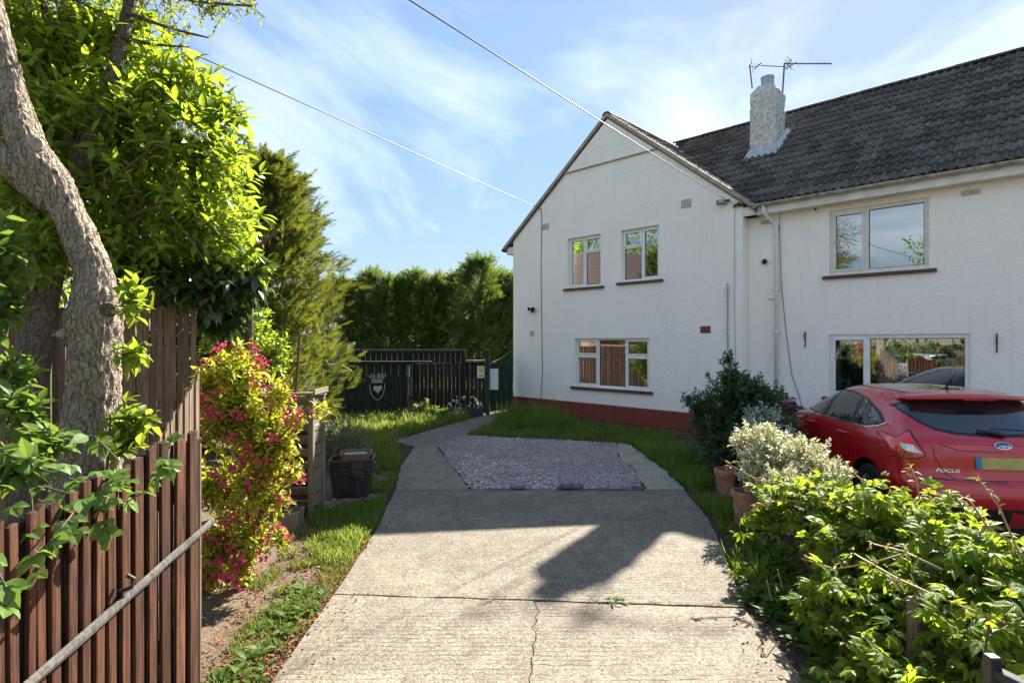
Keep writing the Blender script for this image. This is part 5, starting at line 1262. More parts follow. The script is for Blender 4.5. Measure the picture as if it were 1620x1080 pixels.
def limb_obj(name, paths, mat, parent, n=14, wob=.0, seed=1, ridged=0, fine_step=.06):
    """branches with a rounded, lumpy section"""
    mb = MB(); r_ = random.Random(seed)
    for pts in paths:
        P_ = [Vector(p[:3]) for p in pts]; Rr = [p[3] for p in pts]; fine, fr_ = [], []
        for i in range(len(P_)-1):
            a = P_[max(i-1,0)]; b = P_[i]; c_ = P_[i+1]; d_ = P_[min(i+2,len(P_)-1)]; m_ = max(2, int((c_-b).length/fine_step))
            for k in range(m_):
                t = k/m_; fine.append(.5*((2*b)+(c_-a)*t+(2*a-5*b+4*c_-d_)*t*t+(3*b-a-3*c_+d_)*t**3)); fr_.append(Rr[i]+(Rr[i+1]-Rr[i])*t)
        fine.append(P_[-1]); fr_.append(Rr[-1])
        s0 = len(mb.v); mb.tube(fine, fr_, n)
        if wob:
            for i in range(s0, len(mb.v)):
                v = Vector(mb.v[i]); c_ = fine[min((i-s0)//n, len(fine)-1)]; rad = (v-c_)
                q = mnoise.noise(Vector((v.x*9, v.y*9, v.z*4)))*wob + mnoise.noise(Vector((v.x*26, v.y*26, v.z*9)))*wob*.45
                if ridged:                                     # long plates of bark parted by fissures
                    w_ = Vector((v.x, v.y, v.z))+mnoise.noise_vector(Vector((v.x*6, v.y*6, v.z*5)))*.035
                    f_ = mnoise.voronoi(Vector((w_.x*30, w_.y*30, w_.z*7.5)))[0]; e_ = min(1, (f_[1]-f_[0])*2.6)
                    v = v+rad.normalized()*(ridged*(e_-.75)+mnoise.noise(Vector((v.x*70, v.y*70, v.z*40)))*.0022)
                mb.v[i] = tuple(v+rad*q)
    return mb.build(name, mat, parent, smooth=True)
LM = dict(
 laurel=leaf_mat('glossy_shrub_leaf', (.115,.20,.026), (.22,.30,.034), (.60,.74,.045), .52, .32, .5),
 laurel_dark=leaf_mat('dark_laurel_leaf', (.030,.066,.016), (.05,.10,.022), (.10,.20,.02), .2, .28, .5),
 small=leaf_mat('small_spring_leaf', (.14,.20,.03), (.22,.25,.035), (.5,.55,.05), .45, .45),
 conifer=leaf_mat('golden_conifer_spray', (.040,.080,.020), (.17,.185,.026), (.40,.42,.04), .28, .6, .25),
 hedge=leaf_mat('dark_conifer_spray', (.040,.080,.028), (.11,.165,.035), (.32,.42,.05), .40, .6, .25),
 weigela=leaf_mat('golden_weigela_leaf', (.20,.29,.030), (.44,.41,.034), (.85,.82,.06), .5, .45, .35),
 flower=leaf_mat('crimson_flower', (.62,.030,.11), (.80,.17,.27), (.85,.10,.2), .35, .5, .3),
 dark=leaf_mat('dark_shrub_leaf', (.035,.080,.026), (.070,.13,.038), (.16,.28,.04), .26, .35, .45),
 sage=leaf_mat('grey_green_leaf', (.22,.26,.15), (.32,.36,.23), (.3,.36,.2), .25, .6, .3),
 varieg=leaf_mat('variegated_leaf', (.22,.28,.08), (.60,.57,.28), (.6,.58,.28), .25, .45, .3, rim=(.92,.88,.60)),
 varieg_w=leaf_mat('white_edged_leaf', (.14,.21,.11), (.30,.36,.26), (.4,.45,.3), .2, .35, .4, rim=(.68,.72,.62)),
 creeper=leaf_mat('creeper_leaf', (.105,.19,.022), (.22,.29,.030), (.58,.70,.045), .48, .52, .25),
 bramble=leaf_mat('bramble_leaf', (.10,.19,.035), (.16,.25,.05), (.36,.50,.06), .36, .5, .25),
 grass=leaf_mat('lush_grass', (.085,.165,.022), (.15,.235,.035), (.36,.50,.04), .38, .45, .3),
 grass_dry=leaf_mat('patchy_grass', (.10,.15,.022), (.22,.22,.06), (.36,.40,.06), .36, .5, .3),
 grass_lit=leaf_mat('sunny_grass', (.125,.18,.028), (.23,.255,.055), (.48,.56,.07), .44, .45, .3),  # lit copy of the grass: sunlight put into a brighter, yellower blade colour
 weed=leaf_mat('weed_leaf', (.07,.14,.02), (.13,.20,.03), (.3,.42,.04), .36, .55, .2),
 litter=leaf_mat('dry_leaf_litter', (.30,.12,.055), (.24,.15,.075), (.3,.15,.05), .1, .8, .1),
 tendril=leaf_mat('young_tendril', (.36,.22,.07), (.42,.30,.08), (.6,.4,.1), .3, .5))
LF = leaflet(1, .36, .16, .22)
# ---- gnarled tree on the left
tr = empty('gnarled_tree', (-2.75,3.6,0), 'gnarled pale barked tree leaning left in front of the tall fence', 'tree')
TY = 3.6
def TP(px, py, r_, Y=TY): p = at(px, py, Y); return (p.x, p.y, p.z, r_)
trunk = limb_obj('trunk', [[TP(128,1040,.24),TP(132,900,.215),TP(138,760,.19),TP(147,640,.150),TP(150,560,.146),TP(151,500,.156),TP(149,440,.112),TP(130,385,.096),TP(108,335,.098),TP(82,290,.120),TP(48,238,.106),TP(23,165,.088),TP(4,90,.078),TP(-25,-10,.085),TP(-60,-120,.075)],
   [TP(88,320,.10),TP(50,285,.098),TP(5,250,.09,3.55),TP(-70,190,.085,3.5)], [TP(128,548,.06),TP(112,540,.042,3.54),TP(98,528,.034,3.50)]], M['bark'], tr, 90, .10, ridged=.011, fine_step=.018)
mb = MB(); p = at(56,230,3.535); mb.tube([p, p+Vector((.006,-.02,.002))], [.055,.048], 12); mb.build('pruning_scar', M['cutwood'], tr)
mb = MB(); p = at(171,489,3.425); 
for k in range(2): mb.tube([p+Vector((-.01,.02,0)), p+Vector((.0,.0+.004*k,0))], [.05-.02*k,.038-.016*k], 12)
mb.build('knot', M['cutwood' if 0 else 'bark_dark'], tr)
mb = MB(); p = at(98,528,3.495); q_ = at(96,526,3.485); mb.tube([p, q_], [.034,.031], 12); mb.build('cut_stub', M['cutwood'], tr)
# ---- darker trunk behind it, its small-leaved crown high above
t2 = empty('ivy_tree', (-3.6,4.25,0), 'dark trunked tree with small yellow green leaves in the top left corner', 'tree')
limb_obj('trunk', [[TP(48,900,.13,4.5),TP(48,650,.12,4.5),TP(60,520,.11,4.5),TP(85,400,.10,4.6),TP(125,270,.085,4.7),TP(160,180,.07,4.7),TP(182,110,.058,4.75),TP(200,30,.052,4.8),TP(218,-60,.045,4.8)],
   [TP(125,270,.06,4.7),TP(95,120,.05,4.75),TP(70,20,.042,4.8),TP(55,-60,.035,4.8)], [TP(85,400,.05,4.6),TP(40,300,.04,4.4),TP(-40,220,.04,4)],
   [TP(200,20,.022,4.75),TP(270,45,.012,4.8),TP(330,60,.006,4.8)], [TP(195,60,.022,4.75),TP(240,70,.012,4.8),TP(300,75,.005,4.8)], [TP(225,-30,.03,4.8),TP(300,0,.015,4.8),TP(400,10,.007,4.8)]], M['bark_dark'], t2, 14, .12)
cr_l = [(*at(120,-40,4.8),1.1,.9,.55),(*at(30,40,4.7),.7,.8,.45),(*at(250,-10,4.8),.55,.5,.28),(*at(330,15,4.8),.40,.4,.14),(*at(395,5,4.8),.22,.3,.07),(*at(180,-150,5),1.5,1.2,.7),(*at(285,50,4.8),.22,.25,.10),(*at(-60,-60,4.5),1,1,.7)]
twigs_and_leaves(t2, cr_l, 1500, 7, .16, .9, -.1, leaflet(1,.5,.15,.2,0,3), .042, LM['small'], M['twig'], 0, stuff='crown', shell=.2)
# ---- the big broad-leaved evergreen shrub
lu = empty('evergreen_shrub', (-3.4,5.3,0), 'big bright green broad leaved shrub spilling over the tall fence', 'shrub')
limb_obj('trunk', [[(-3.6,5.6,0,.10),(-3.5,5.5,1.6,.08),(-3.3,5.3,2.8,.05),(-2.9,5.1,3.8,.02)],[(-3.5,5.5,1.6,.06),(-4.2,5.4,3,.04),(-4.6,5.2,4.2,.02)],[(-3.4,5.4,2.2,.05),(-2.6,5.2,2.7,.03),(-2.1,5.0,3.0,.012)],
   [TP(330,420,.012,4.75),TP(250,330,.014,4.7),TP(160,380,.02,4.8)],[TP(160,300,.014,4.6),TP(220,250,.010,4.6),TP(280,215,.006,4.55)]], M['twig'], lu, 8)
LMP = [(*at(235,250,5.0),.85,.75,.85),(*at(330,240,5.0),.45,.55,.62),(*at(130,170,4.9),.80,.8,.75),(*at(335,350,5.0),.52,.55,.48),(*at(230,395,4.9),.75,.6,.36),(*at(70,330,5.0),.75,.6,.75),(*at(280,130,5.1),.38,.5,.42),(*at(40,130,5.0),.6,.7,.6),(*at(385,410,5.1),.26,.4,.26),(*at(30,430,4.6),.5,.4,.5),(*at(190,60,5.1),.5,.5,.35),(*at(355,170,5.1),.20,.3,.26),(*at(90,60,4.9),.7,.6,.5),(*at(20,250,4.3),.35,.3,.5),(*at(55,400,4.3),.35,.3,.35)]
twigs_and_leaves(lu, LMP, 1450, 9, .30, 1.15, .25, LF, .125, LM['laurel'], M['twig'], 300, stuff='foliage', twig_r=.005, shell=.45)
twigs_and_leaves(lu, [(*at(200,300,5.6),1.3,.5,1.4),(*at(60,300,5.5),1.2,.4,1.5),(*at(330,340,5.5),.55,.4,.6)], 500, 9, .30, 1.0, .25, LF, .14, LM['laurel'], None, 0, stuff='inner_foliage', shell=.1)
for k_, (px, py) in enumerate(((283,198),(300,207),(318,214))):
    mb = MB(); rr_ = random.Random(k_)
    for j in range(26): c_ = at(px+rr_.uniform(-10,10), py+rr_.uniform(-6,6), 4.35); mb.lathe(c_, sphere_prof(rr_.uniform(.006,.012), 3), 5)
    o_ = mb.build('flower_panicle', M['heart'], lu, smooth=True); tag(o_, kind='stuff')
ll = empty('dark_laurel', (-2.55,5.3,0), 'dark leaved shrub hanging over the end of the tall fence above the pink flowers', 'shrub')
limb_obj('trunk', [[(-2.6,5.6,0,.06),(-2.6,5.5,1.5,.045),(-2.5,5.3,2.4,.03)]], M['twig'], ll, 8)
twigs_and_leaves(ll, [(*at(300,450,4.85),.34,.25,.20),(*at(370,440,5.1),.36,.35,.26),(*at(235,425,4.8),.34,.22,.15),(*at(345,500,5.4),.35,.3,.22),(*at(330,470,4.9),.2,.2,.16)], 250, 8, .24, 1.0, -.2, leaflet(1,.42,.12,.25), .13, LM['laurel_dark'], M['twig'], 120, shell=.3, droop=.3)
lg = empty('loose_shrub', (-2.5,6.4,0), 'loose pale green shrub between the golden conifer and pink flowers', 'shrub')
limb_obj('trunk', [[(-2.55,6.4,0,.03),(-2.5,6.4,1.2,.022),(-2.4,6.3,2.1,.01)]], M['twig'], lg, 8)
twigs_and_leaves(lg, [(*at(385,520,6.3),.42,.4,.42),(*at(430,560,6.4),.28,.3,.35),(*at(345,535,6.2),.35,.3,.3)], 300, 8, .2, 1.0, .1, leaflet(1,.5,.15,.2), .06, LM['laurel'], M['twig'], 0, shell=.3)
# leaves low down between the fences, in front of and behind the trunk
un = empty('elder_sapling', (-2.3,3.1,0), 'leafy bright green saplings growing between near fence and trunk', 'shrub')
limb_obj('trunk', [[(-2.3,3.1,0,.014),(-2.28,3.1,.9,.010),(-2.2,3.05,1.6,.006)],[(-2.6,3.0,0,.012),(-2.6,3.0,1.2,.008),(-2.75,2.95,1.7,.004)],[TP(190,690,.006,3.3),TP(240,580,.005,3.3),TP(290,520,.003,3.3)],[TP(280,590,.004,3.2),TP(245,650,.006,3.2),TP(200,720,.007,3.2)]], M['twig'], un, 6)
twigs_and_leaves(un, [(*at(215,660,3.2),.12,.12,.11),(*at(195,700,3.15),.15,.15,.10),(*at(212,560,3.35),.07,.1,.10),(*at(212,480,3.4),.09,.1,.20)], 58, 7, .13, 1.0, .2, leaflet(1,.48,.14,.2), .085, LM['laurel'], M['twig'], 200, shell=.2)
un = empty('leafy_sapling', (-2.9,2.9,0), 'dark leafed sapling left of the gnarled trunk', 'shrub')
limb_obj('trunk', [[(-2.75,2.8,0,.014),(-2.75,2.8,1.4,.010),(-2.65,2.8,2.6,.004)]], M['twig'], un, 6)
twigs_and_leaves(un, [(*at(5,480,3.3),.13,.15,.35),(*at(35,650,2.9),.17,.12,.16),(*at(75,705,2.8),.15,.12,.10),(*at(15,590,3.0),.12,.12,.15),(*at(0,400,3.3),.12,.15,.25),(*at(20,740,2.5),.22,.12,.12)], 105, 7, .15, 1.0, .1, leaflet(1,.52,.12,.2), .095, LM['bramble'], M['twig'], 220, shell=.15)
# ---- bramble stems over the near fence: every leaf of three leaflets
br = empty('bramble', (-2.0,2.5,0), 'bramble stems with toothed three part leaves trailing over the red brown fence', 'bramble')
TRI = compound([(0,.62,.42,.0,.05),(.95,.52,.36,-.02,.1),(-.95,.52,.36,-.02,.1)])
STEMS = [[(140,770,2.55),(190,800,2.42),(240,770,2.45),(262,735,2.42),(270,700,2.5)],[(60,790,2.35),(115,812,2.2),(75,862,2.05),(55,880,2.0)],[(0,700,2.6),(60,740,2.5),(120,760,2.5),(150,760,2.5)],[(-40,860,1.9),(-10,890,1.8),(10,930,1.75)],[(30,760,2.5),(90,775,2.4),(140,790,2.35),(180,755,2.45)],[(150,690,2.8),(190,730,2.6),(165,800,2.35),(165,835,2.3)]]
mb = MB(); bp, bd, bs = [], [], []
for s_ in STEMS:
    P_ = [at(*q) for q in s_]; mb = MB(); mb.tube(P_, .0038, 6); mb.build('stem', M['twig'], br, smooth=True)
    for i in range(len(P_)-1):
        for k in range(2):
            p = P_[i].lerp(P_[i+1], random.random()); bp.append(p); bd.append((random.uniform(-.2,1), random.uniform(-1,.2), random.uniform(-.5,.4))); bs.append(random.uniform(.09,.145))
    bp.append(P_[-1]); bd.append(P_[-1]-P_[-2]); bs.append(.13)
for px, py, Y in ((105,780,2.4),(70,790,2.35),(130,790,2.3),(160,745,2.5),(200,760,2.4),(95,850,2.1),(115,840,2.15),(60,905,1.95),(20,800,2.3),(240,760,2.42),(265,738,2.42),(190,770,2.4),(45,835,2.1),(0,930,1.75),(8,960,1.72),(175,850,2.28),(50,730,2.5),(110,735,2.55),(90,810,2.3),(150,800,2.35)):
    bp.append(at(px,py,Y)); bd.append((random.uniform(.0,1), random.uniform(-1,-.1), random.uniform(-.4,.3))); bs.append(random.uniform(.10,.15))
leaf_layer(br, 'leaf', TRI, np.array([list(p) for p in bp]), np.array([list(d) for d in bd]), rng.normal(.3,.4,len(bp)), np.array(bs), LM['bramble'], 300)
# ---- golden conifer and the dark row behind
def spray(n=6):
    V, F = [], []
    def tri(a, b, c_): i = len(V); V.extend([a, b, c_]); F.append((i, i+1, i+2))
    tri((0,.012,0),(0,-.012,0),(.8,0,-.02))
    for k in range(n):
        x = .12+.78*k/n; l = .36*(1-.72*k/n)+.06
        for s_ in (-1, 1): tri((x-.03,0,0),(x+.075,0,0),(x+l*.75, s_*l*.62, -.05-.04*(k % 2)))
    tri((.72,.04,0),(.72,-.04,0),(1.05,0,-.06)); return V, F, [0]*len(V)
SPR = spray()
def conifer(name, c, h, r_, n_, size, mat, label, group=None, peak=1.25, bare=.02, lean=0, per=22, rise=.35, tmpl=None, low=.72):
    t = empty(name, (c[0], c[1], 0), label, 'tree', group)
    mb = MB(); mb.tube([(c[0],c[1],0),(c[0],c[1],h*.5),(c[0]+lean,c[1],h*.98)], [.035*h*.5,.02*h*.5,.006], 8); mb.build('trunk', M['bark_dark'], t, smooth=True)
    nb = n_//per                                           # limbs, each a plume of sprays with air between it and the next
    sb = (np.arange(nb)+rng.random(nb))/nb; sb = bare+(1-bare)*sb**.9
    ab = np.arange(nb)*2.39996+rng.normal(0,.35,nb)
    ln = r_*((1-sb)**(1/peak)*np.minimum(1, low+sb*3.2)+.05)*rng.uniform(.62,1.18,nb)
    rs = rise*rng.uniform(.4,1.6,nb)
    i_ = np.repeat(np.arange(nb), per); q = np.tile(np.linspace(.22,1,per), nb)+rng.normal(0,.04,nb*per)
    ca_, sa_ = np.cos(ab[i_]), np.sin(ab[i_]); wd = (.10+.16*np.sin(np.clip(q,0,1)*math.pi)**.7)*ln[i_]
    off = rng.normal(0,1,(nb*per,3))*wd[:,None]*np.array([.75,.75,.45])
    rad = ln[i_]*q
    P_ = np.c_[c[0]+rad*ca_+lean*sb[i_], c[1]+rad*sa_, h*.97*sb[i_]+rad*rs[i_]+.10*q*q]+off
    d = np.c_[ca_, sa_, rs[i_]+.35+.5*q*0]+rng.normal(0,.42,(nb*per,3))
    nt = 60                                                # the leader
    zt = rng.random(nt); P2 = np.c_[np.full(nt,c[0]+lean)+rng.normal(0,.05,nt), np.full(nt,c[1])+rng.normal(0,.05,nt), h*(.86+.16*zt)]; d2 = np.c_[rng.normal(0,.7,(nt,2))*(1.15-zt)[:,None], np.full(nt,.8)]
    leaf_layer(t, 'spray', tmpl or SPR, np.vstack([P_,P2]), np.vstack([d,d2]), rng.uniform(-1.5,1.5,nb*per+nt), np.r_[size*rng.uniform(.6,1.25,nb*per), size*rng.uniform(.5,.8,nt)], mat, 0, 'crown')
    return t
SPR4 = spray(4)
conifer('golden_conifer', (-4.62,10.4), 5.4, 1.55, 9900, .30, LM['conifer'], 'bushy golden green conifer standing left of the dark fences', peak=2.2, per=30, low=.42)
conifer('golden_conifer', (-5.6,10.2), 5.0, 1.4, 3900, .32, LM['conifer'], 'golden conifer half hidden behind the broad leaved shrub', peak=1.8, per=30)
ROW = [(-7.3,24.0,4.56,1.72,'pale topped conifer'),(-6.2,24.4,4.98,1.49,'slim conifer'),(-5.2,23.8,4.65,1.55,'bushy conifer'),(-4.2,24.2,4.93,1.49,'narrow conifer'),(-3.2,23.7,4.65,1.61,'round topped conifer'),(-2.25,24.1,4.88,1.44,'pointed conifer'),(-1.35,22.6,5.35,1.55,'tallest and darkest conifer'),(-.45,23.8,4.84,1.49,'leaning conifer'),(.45,23.4,4.74,1.49,'conifer touching the house corner'),(1.5,23.6,4.65,1.61,'')]
ORD = ['first','second','third','fourth','fifth','sixth','seventh','eighth','last','hidden']
for i, (x, y, h, r_, k) in enumerate(ROW):
    conifer('hedge_conifer', (x,y), h, r_, 2600, .48, LM['hedge'] if i != 0 else LM['conifer'], (f'{ORD[i]} from the left of the dark conifers behind the fence' if i not in (6, 8) else {6:'tallest and darkest conifer of the row behind the fence',8:'conifer of the dark row half hidden by the house corner'}[i]) if i < 9 else 'conifer of the back row out of sight behind the house', 'conifers in the row behind the dark fences', peak=1.7, per=20, tmpl=SPR4, rise=.45)
# ---- weigela: golden leaves and crimson flowers
we = empty('flowering_weigela', (-2.2,4.6,0), 'tall golden leaved shrub covered with crimson flowers beside the near fence', 'shrub')
limb_obj('trunk', [[(-2.2,4.6,0,.03),(-2.25,4.6,.9,.02),(-2.2,4.6,1.7,.01)],[(-2.2,4.6,0,.025),(-2.0,4.5,.8,.015),(-1.95,4.5,1.5,.008)],[(-2.2,4.6,.2,.02),(-2.4,4.6,1,.012)],[(-2.1,4.5,.5,.015),(-1.75,4.45,.95,.007),(-1.62,4.4,1.05,.004)],[(-2.1,4.55,1.0,.014),(-1.75,4.5,1.35,.007),(-1.48,4.45,1.55,.003)]], M['twig'], we, 7)
def WP(px, py, rx, ry, rz, Y=4.5): return (*at(px,py,Y), rx, ry, rz)
WL_ = [WP(375,585,.22,.25,.24),WP(355,665,.26,.25,.28),WP(415,680,.24,.25,.28),WP(350,770,.24,.25,.28),WP(410,770,.22,.25,.30),WP(345,860,.20,.2,.24),WP(392,850,.20,.2,.24),WP(335,905,.16,.2,.16),WP(448,700,.09,.1,.10),WP(444,790,.09,.1,.10),WP(440,850,.08,.1,.08),WP(375,900,.14,.2,.14),WP(335,600,.14,.2,.2),WP(440,620,.10,.12,.14),WP(470,660,.12,.1,.09),WP(505,645,.09,.08,.05),WP(462,745,.13,.1,.09),WP(425,720,.2,.2,.25),WP(380,640,.3,.2,.3)]
twigs_and_leaves(we, WL_, 1050, 8, .16, .95, .35, leaflet(1,.42,.16,.25), .064, LM['weigela'], M['twig'], 150, shell=.35)
fl = compound([(i*2*math.pi/5, .5, .42, 0, -.75) for i in range(5)]); FV = [(x*1, y, z) for x, y, z in fl[0]]
fb = len(FV); FV += [(0,0,-.9)]
FT = ([(z+.9 if 0 else z, y, -x) for x, y, z in fl[0]], fl[1], fl[2])
FT = ([(-(-.35)*0+ -z*1.2+.25 if False else (-z)*1.0, y, x) for x, y, z in fl[0]], fl[1], fl[2])
P_, U_ = lump_points(WL_, 215, .90); k_ = 8
pos = np.repeat(P_, k_, 0)+rng.normal(0,.022,(215*k_,3)); d = np.repeat(U_, k_, 0)+rng.normal(0,.5,(215*k_,3))+np.array([0,-.3,0])
fo = leaf_layer(we, 'flower', FT, pos, d, rng.uniform(-3,3,len(pos)), rng.uniform(.030,.046,len(pos)), LM['flower'], 200, 'flowers')
# ---- shrubs along the right of the drive
ds = empty('dark_shrub', (3.45,8.6,0), 'large dark green shrub in shade against the white wall', 'shrub')
limb_obj('trunk', [[(3.45,8.7,0,.05),(3.4,8.7,.8,.03),(3.4,8.7,1.5,.012)],[(3.45,8.7,.3,.03),(2.95,8.7,1.0,.012),(2.72,8.7,1.15,.004)],[(3.4,8.7,1.2,.012),(3.42,8.75,1.65,.004)]], M['twig'], ds, 7)
DSL = [(3.5,8.7,.85,.74,.6,.70),(3.6,8.75,1.15,.5,.4,.42),(3.3,8.4,.55,.62,.5,.50),(3.75,8.6,.95,.55,.5,.55),(2.95,8.6,.95,.28,.3,.3),(3.45,8.8,1.45,.22,.2,.25),(3.2,8.1,.35,.5,.4,.35),(3.7,7.8,.6,.45,.4,.5),(2.72,8.6,1.1,.14,.14,.12),(3.40,8.75,1.72,.10,.1,.14)]
twigs_and_leaves(ds, DSL, 2000, 9, .18, 1.0, .2, leaflet(1,.45,.14,.2), .068, LM['dark'], M['twig'], 0, shell=.4)
iv = empty('ivy_bush', (4.5,9.6,0), 'dark ivy bush at the foot of the white downpipe', 'shrub')
mb = MB(); mb.tube([(4.55,9.7,0),(4.5,9.65,.9)], .02, 6); mb.build('trunk', M['twig'], iv)
twigs_and_leaves(iv, [(4.6,9.6,.95,.32,.3,.30),(4.35,9.5,.6,.4,.3,.5),(4.8,9.6,.6,.3,.3,.4)], 260, 7, .15, 1.0, .1, leaflet(1,.7,.12,.2), .085, LM['dark'], M['twig'], 0, shell=.4)
ev = empty('variegated_shrub', (3.0,5.9,0), 'bright cream and green variegated shrub between the pot and the red car', 'shrub')
limb_obj('trunk', [[(3.0,5.9,0,.02),(3.0,5.9,.8,.012)]], M['twig'], ev, 7)
twigs_and_leaves(ev, [(2.75,6.2,.90,.32,.34,.20),(3.0,5.85,.80,.34,.34,.24),(2.62,5.9,.62,.24,.3,.25),(2.68,5.4,.52,.28,.3,.30),(2.78,5.1,.44,.26,.3,.34),(3.05,5.5,.62,.3,.3,.30)], 1500, 9, .10, .95, .5, leaflet(1,.55,.12,.15), .040, LM['varieg'], M['twig'], 0, shell=.55)
ew = empty('white_edged_shrub', (3.1,7.0,0), 'greyish white edged shrub in shade behind the bright variegated one', 'shrub')
limb_obj('trunk', [[(3.1,7.0,0,.02),(3.1,7.0,.8,.012)]], M['twig'], ew, 7)
twigs_and_leaves(ew, [(3.15,7.0,.78,.40,.3,.24),(3.4,7.0,.72,.34,.3,.26),(3.3,7.3,1.0,.35,.3,.2)], 330, 8, .11, .95, .5, leaflet(1,.5,.12,.15), .042, LM['varieg_w'], M['twig'], 0, shell=.55)
# ---- creeper hedge at lower right: five-part leaves
ch_ = empty('creeper_hedge', (2.4,3.9,0), 'sunlit creeper hedge with five part leaves and orange tendrils, in front of the red car', 'hedge')
FIVE = compound([(0,.58,.25,0,.15),(.70,.52,.23,0,.2),(-.70,.52,.23,0,.2),(1.45,.40,.18,0,.25),(-1.45,.40,.18,0,.25)])
CHL = [(2.36,4.95,.66,.22,.3,.16),(2.50,4.5,.70,.28,.4,.22),(2.66,4.2,.76,.36,.4,.24),(2.85,3.8,.76,.42,.4,.26),(2.45,4.0,.52,.34,.4,.30),(2.75,3.3,.72,.42,.35,.26),(2.40,3.3,.52,.30,.4,.28),(2.30,2.75,.54,.26,.3,.26),(2.65,2.7,.64,.38,.3,.26),(2.1,3.6,.36,.22,.35,.28),(2.05,2.9,.25,.26,.35,.25),(2.6,4.7,.5,.4,.4,.4),(2.95,3.0,.5,.35,.5,.4),(1.98,2.55,.12,.26,.3,.16),(2.15,3.3,.2,.3,.5,.2),(2.45,2.6,.25,.4,.5,.25),(2.5,3.6,.3,.4,.5,.3),(2.8,2.4,.4,.3,.4,.3),(1.95,3.1,.10,.16,.3,.12),(2.35,2.2,.5,.3,.25,.3),(2.2,4.9,.48,.14,.25,.2)]
twigs_and_leaves(ch_, CHL, 900, 5, .24, .95, .35, FIVE, .136, LM['creeper'], M['twig'], 300, shell=.62, droop=.25, sizej=.35, rolls=.4)
mb = MB(); 
for k in range(16):
    x = random.uniform(2.1,2.9); y = random.uniform(2.4,4.8); mb = MB(); mb.tube([(x,y,0),(x+random.uniform(-.1,.1),y+random.uniform(-.1,.1),.35),(x+random.uniform(-.15,.15),y+random.uniform(-.2,.2),.7)], [.012,.009,.005], 6); mb.build('stem', M['twig'], ch_, smooth=True)
twigs_and_leaves(ch_, [(l[0],l[1],l[2]*.8,l[3]*.8,l[4]*.9,l[5]*.9) for l in CHL], 420, 6, .18, 1.0, .2, leaflet(1,.5,.14,.2), .075, LM['dark'], M['twig'], 0, stuff='inner_foliage', shell=.1)  # darker leaves inside: the hedge's inner shade put into the leaf colour
tmb = MB(); tp, td, ts = [], [], []
for pts in ([(1275,885,3.9),(1320,900,3.6),(1380,890,3.4),(1430,875,3.3)],[(1350,875,3.5),(1420,915,3.1),(1500,950,2.8),(1590,985,2.5)],[(1380,860,3.6),(1430,872,3.3),(1490,900,3.0)],[(1155,735,5.0),(1200,760,4.9),(1250,768,4.7)],[(1550,760,2.9),(1580,800,2.85),(1610,870,2.8),(1640,900,2.7)],[(1285,780,4.4),(1320,800,4.2),(1360,795,4.0)],[(1530,785,2.95),(1560,830,2.9),(1600,860,2.8)],[(1340,740,4.2),(1365,760,4.1),(1380,790,4.0)],[(1440,740,3.6),(1450,760,3.6),(1455,790,3.5)],[(1195,800,4.7),(1240,790,4.6),(1300,800,4.4)]):
    P_ = [at(*q) for q in pts]; tmb.tube(P_, [.006,.0055,.005,.0045][:len(P_)], 6)
    for i, p in enumerate(P_[:2]+[P_[0].lerp(P_[1], .5), P_[0]]):
        for k in range(4): tp.append(p+Vector((random.uniform(-.02,.02),)*3)); td.append((random.uniform(-1,.4), random.uniform(-1,.3), random.uniform(-.2,.8))); ts.append(random.uniform(.03,.06))
tmb.build('tendril', plain('tendril_stem', (.36,.25,.09), .6), ch_, smooth=True)
leaf_layer(ch_, 'young_leaf', leaflet(1,.32,.2,.3,0,3), np.array([list(p) for p in tp]), np.array(td), rng.normal(0,.6,len(tp)), np.array(ts), LM['tendril'], 0, 'young_leaves')
# ---- sage bush by the boxes
sg = empty('grey_green_bush', (-2.75,8.9,0), 'rounded grey green small leaved bush behind the black boxes', 'shrub')
mb = MB(); mb.tube([(-2.75,8.9,0),(-2.75,8.9,.5)], .02, 6); mb.build('trunk', M['twig'], sg)
twigs_and_leaves(sg, [(-2.75,8.9,.42,.50,.45,.42),(-2.5,8.7,.3,.34,.35,.34),(-3.05,8.8,.38,.4,.4,.36)], 1050, 9, .11, .9, .4, leaflet(1,.5,.12,.15,0,3), .030, LM['sage'], M['twig'], 0, shell=.55)
hp_ = empty('leafy_plant', (-2.1,13.9,0), 'leafy green plant growing at the foot of the dark fence by the path', 'plant')
mb = MB(); mb.tube([(-2.1,13.9,0),(-2.1,13.9,.3)], .012, 6); mb.build('stem', M['twig'], hp_)
twigs_and_leaves(hp_, [(-2.1,13.9,.28,.42,.3,.24),(-1.75,14.0,.2,.25,.2,.18)], 110, 7, .14, 1.0, .3, leaflet(1,.5,.14,.2), .085, LM['weed'], M['twig'], 0, shell=.3)
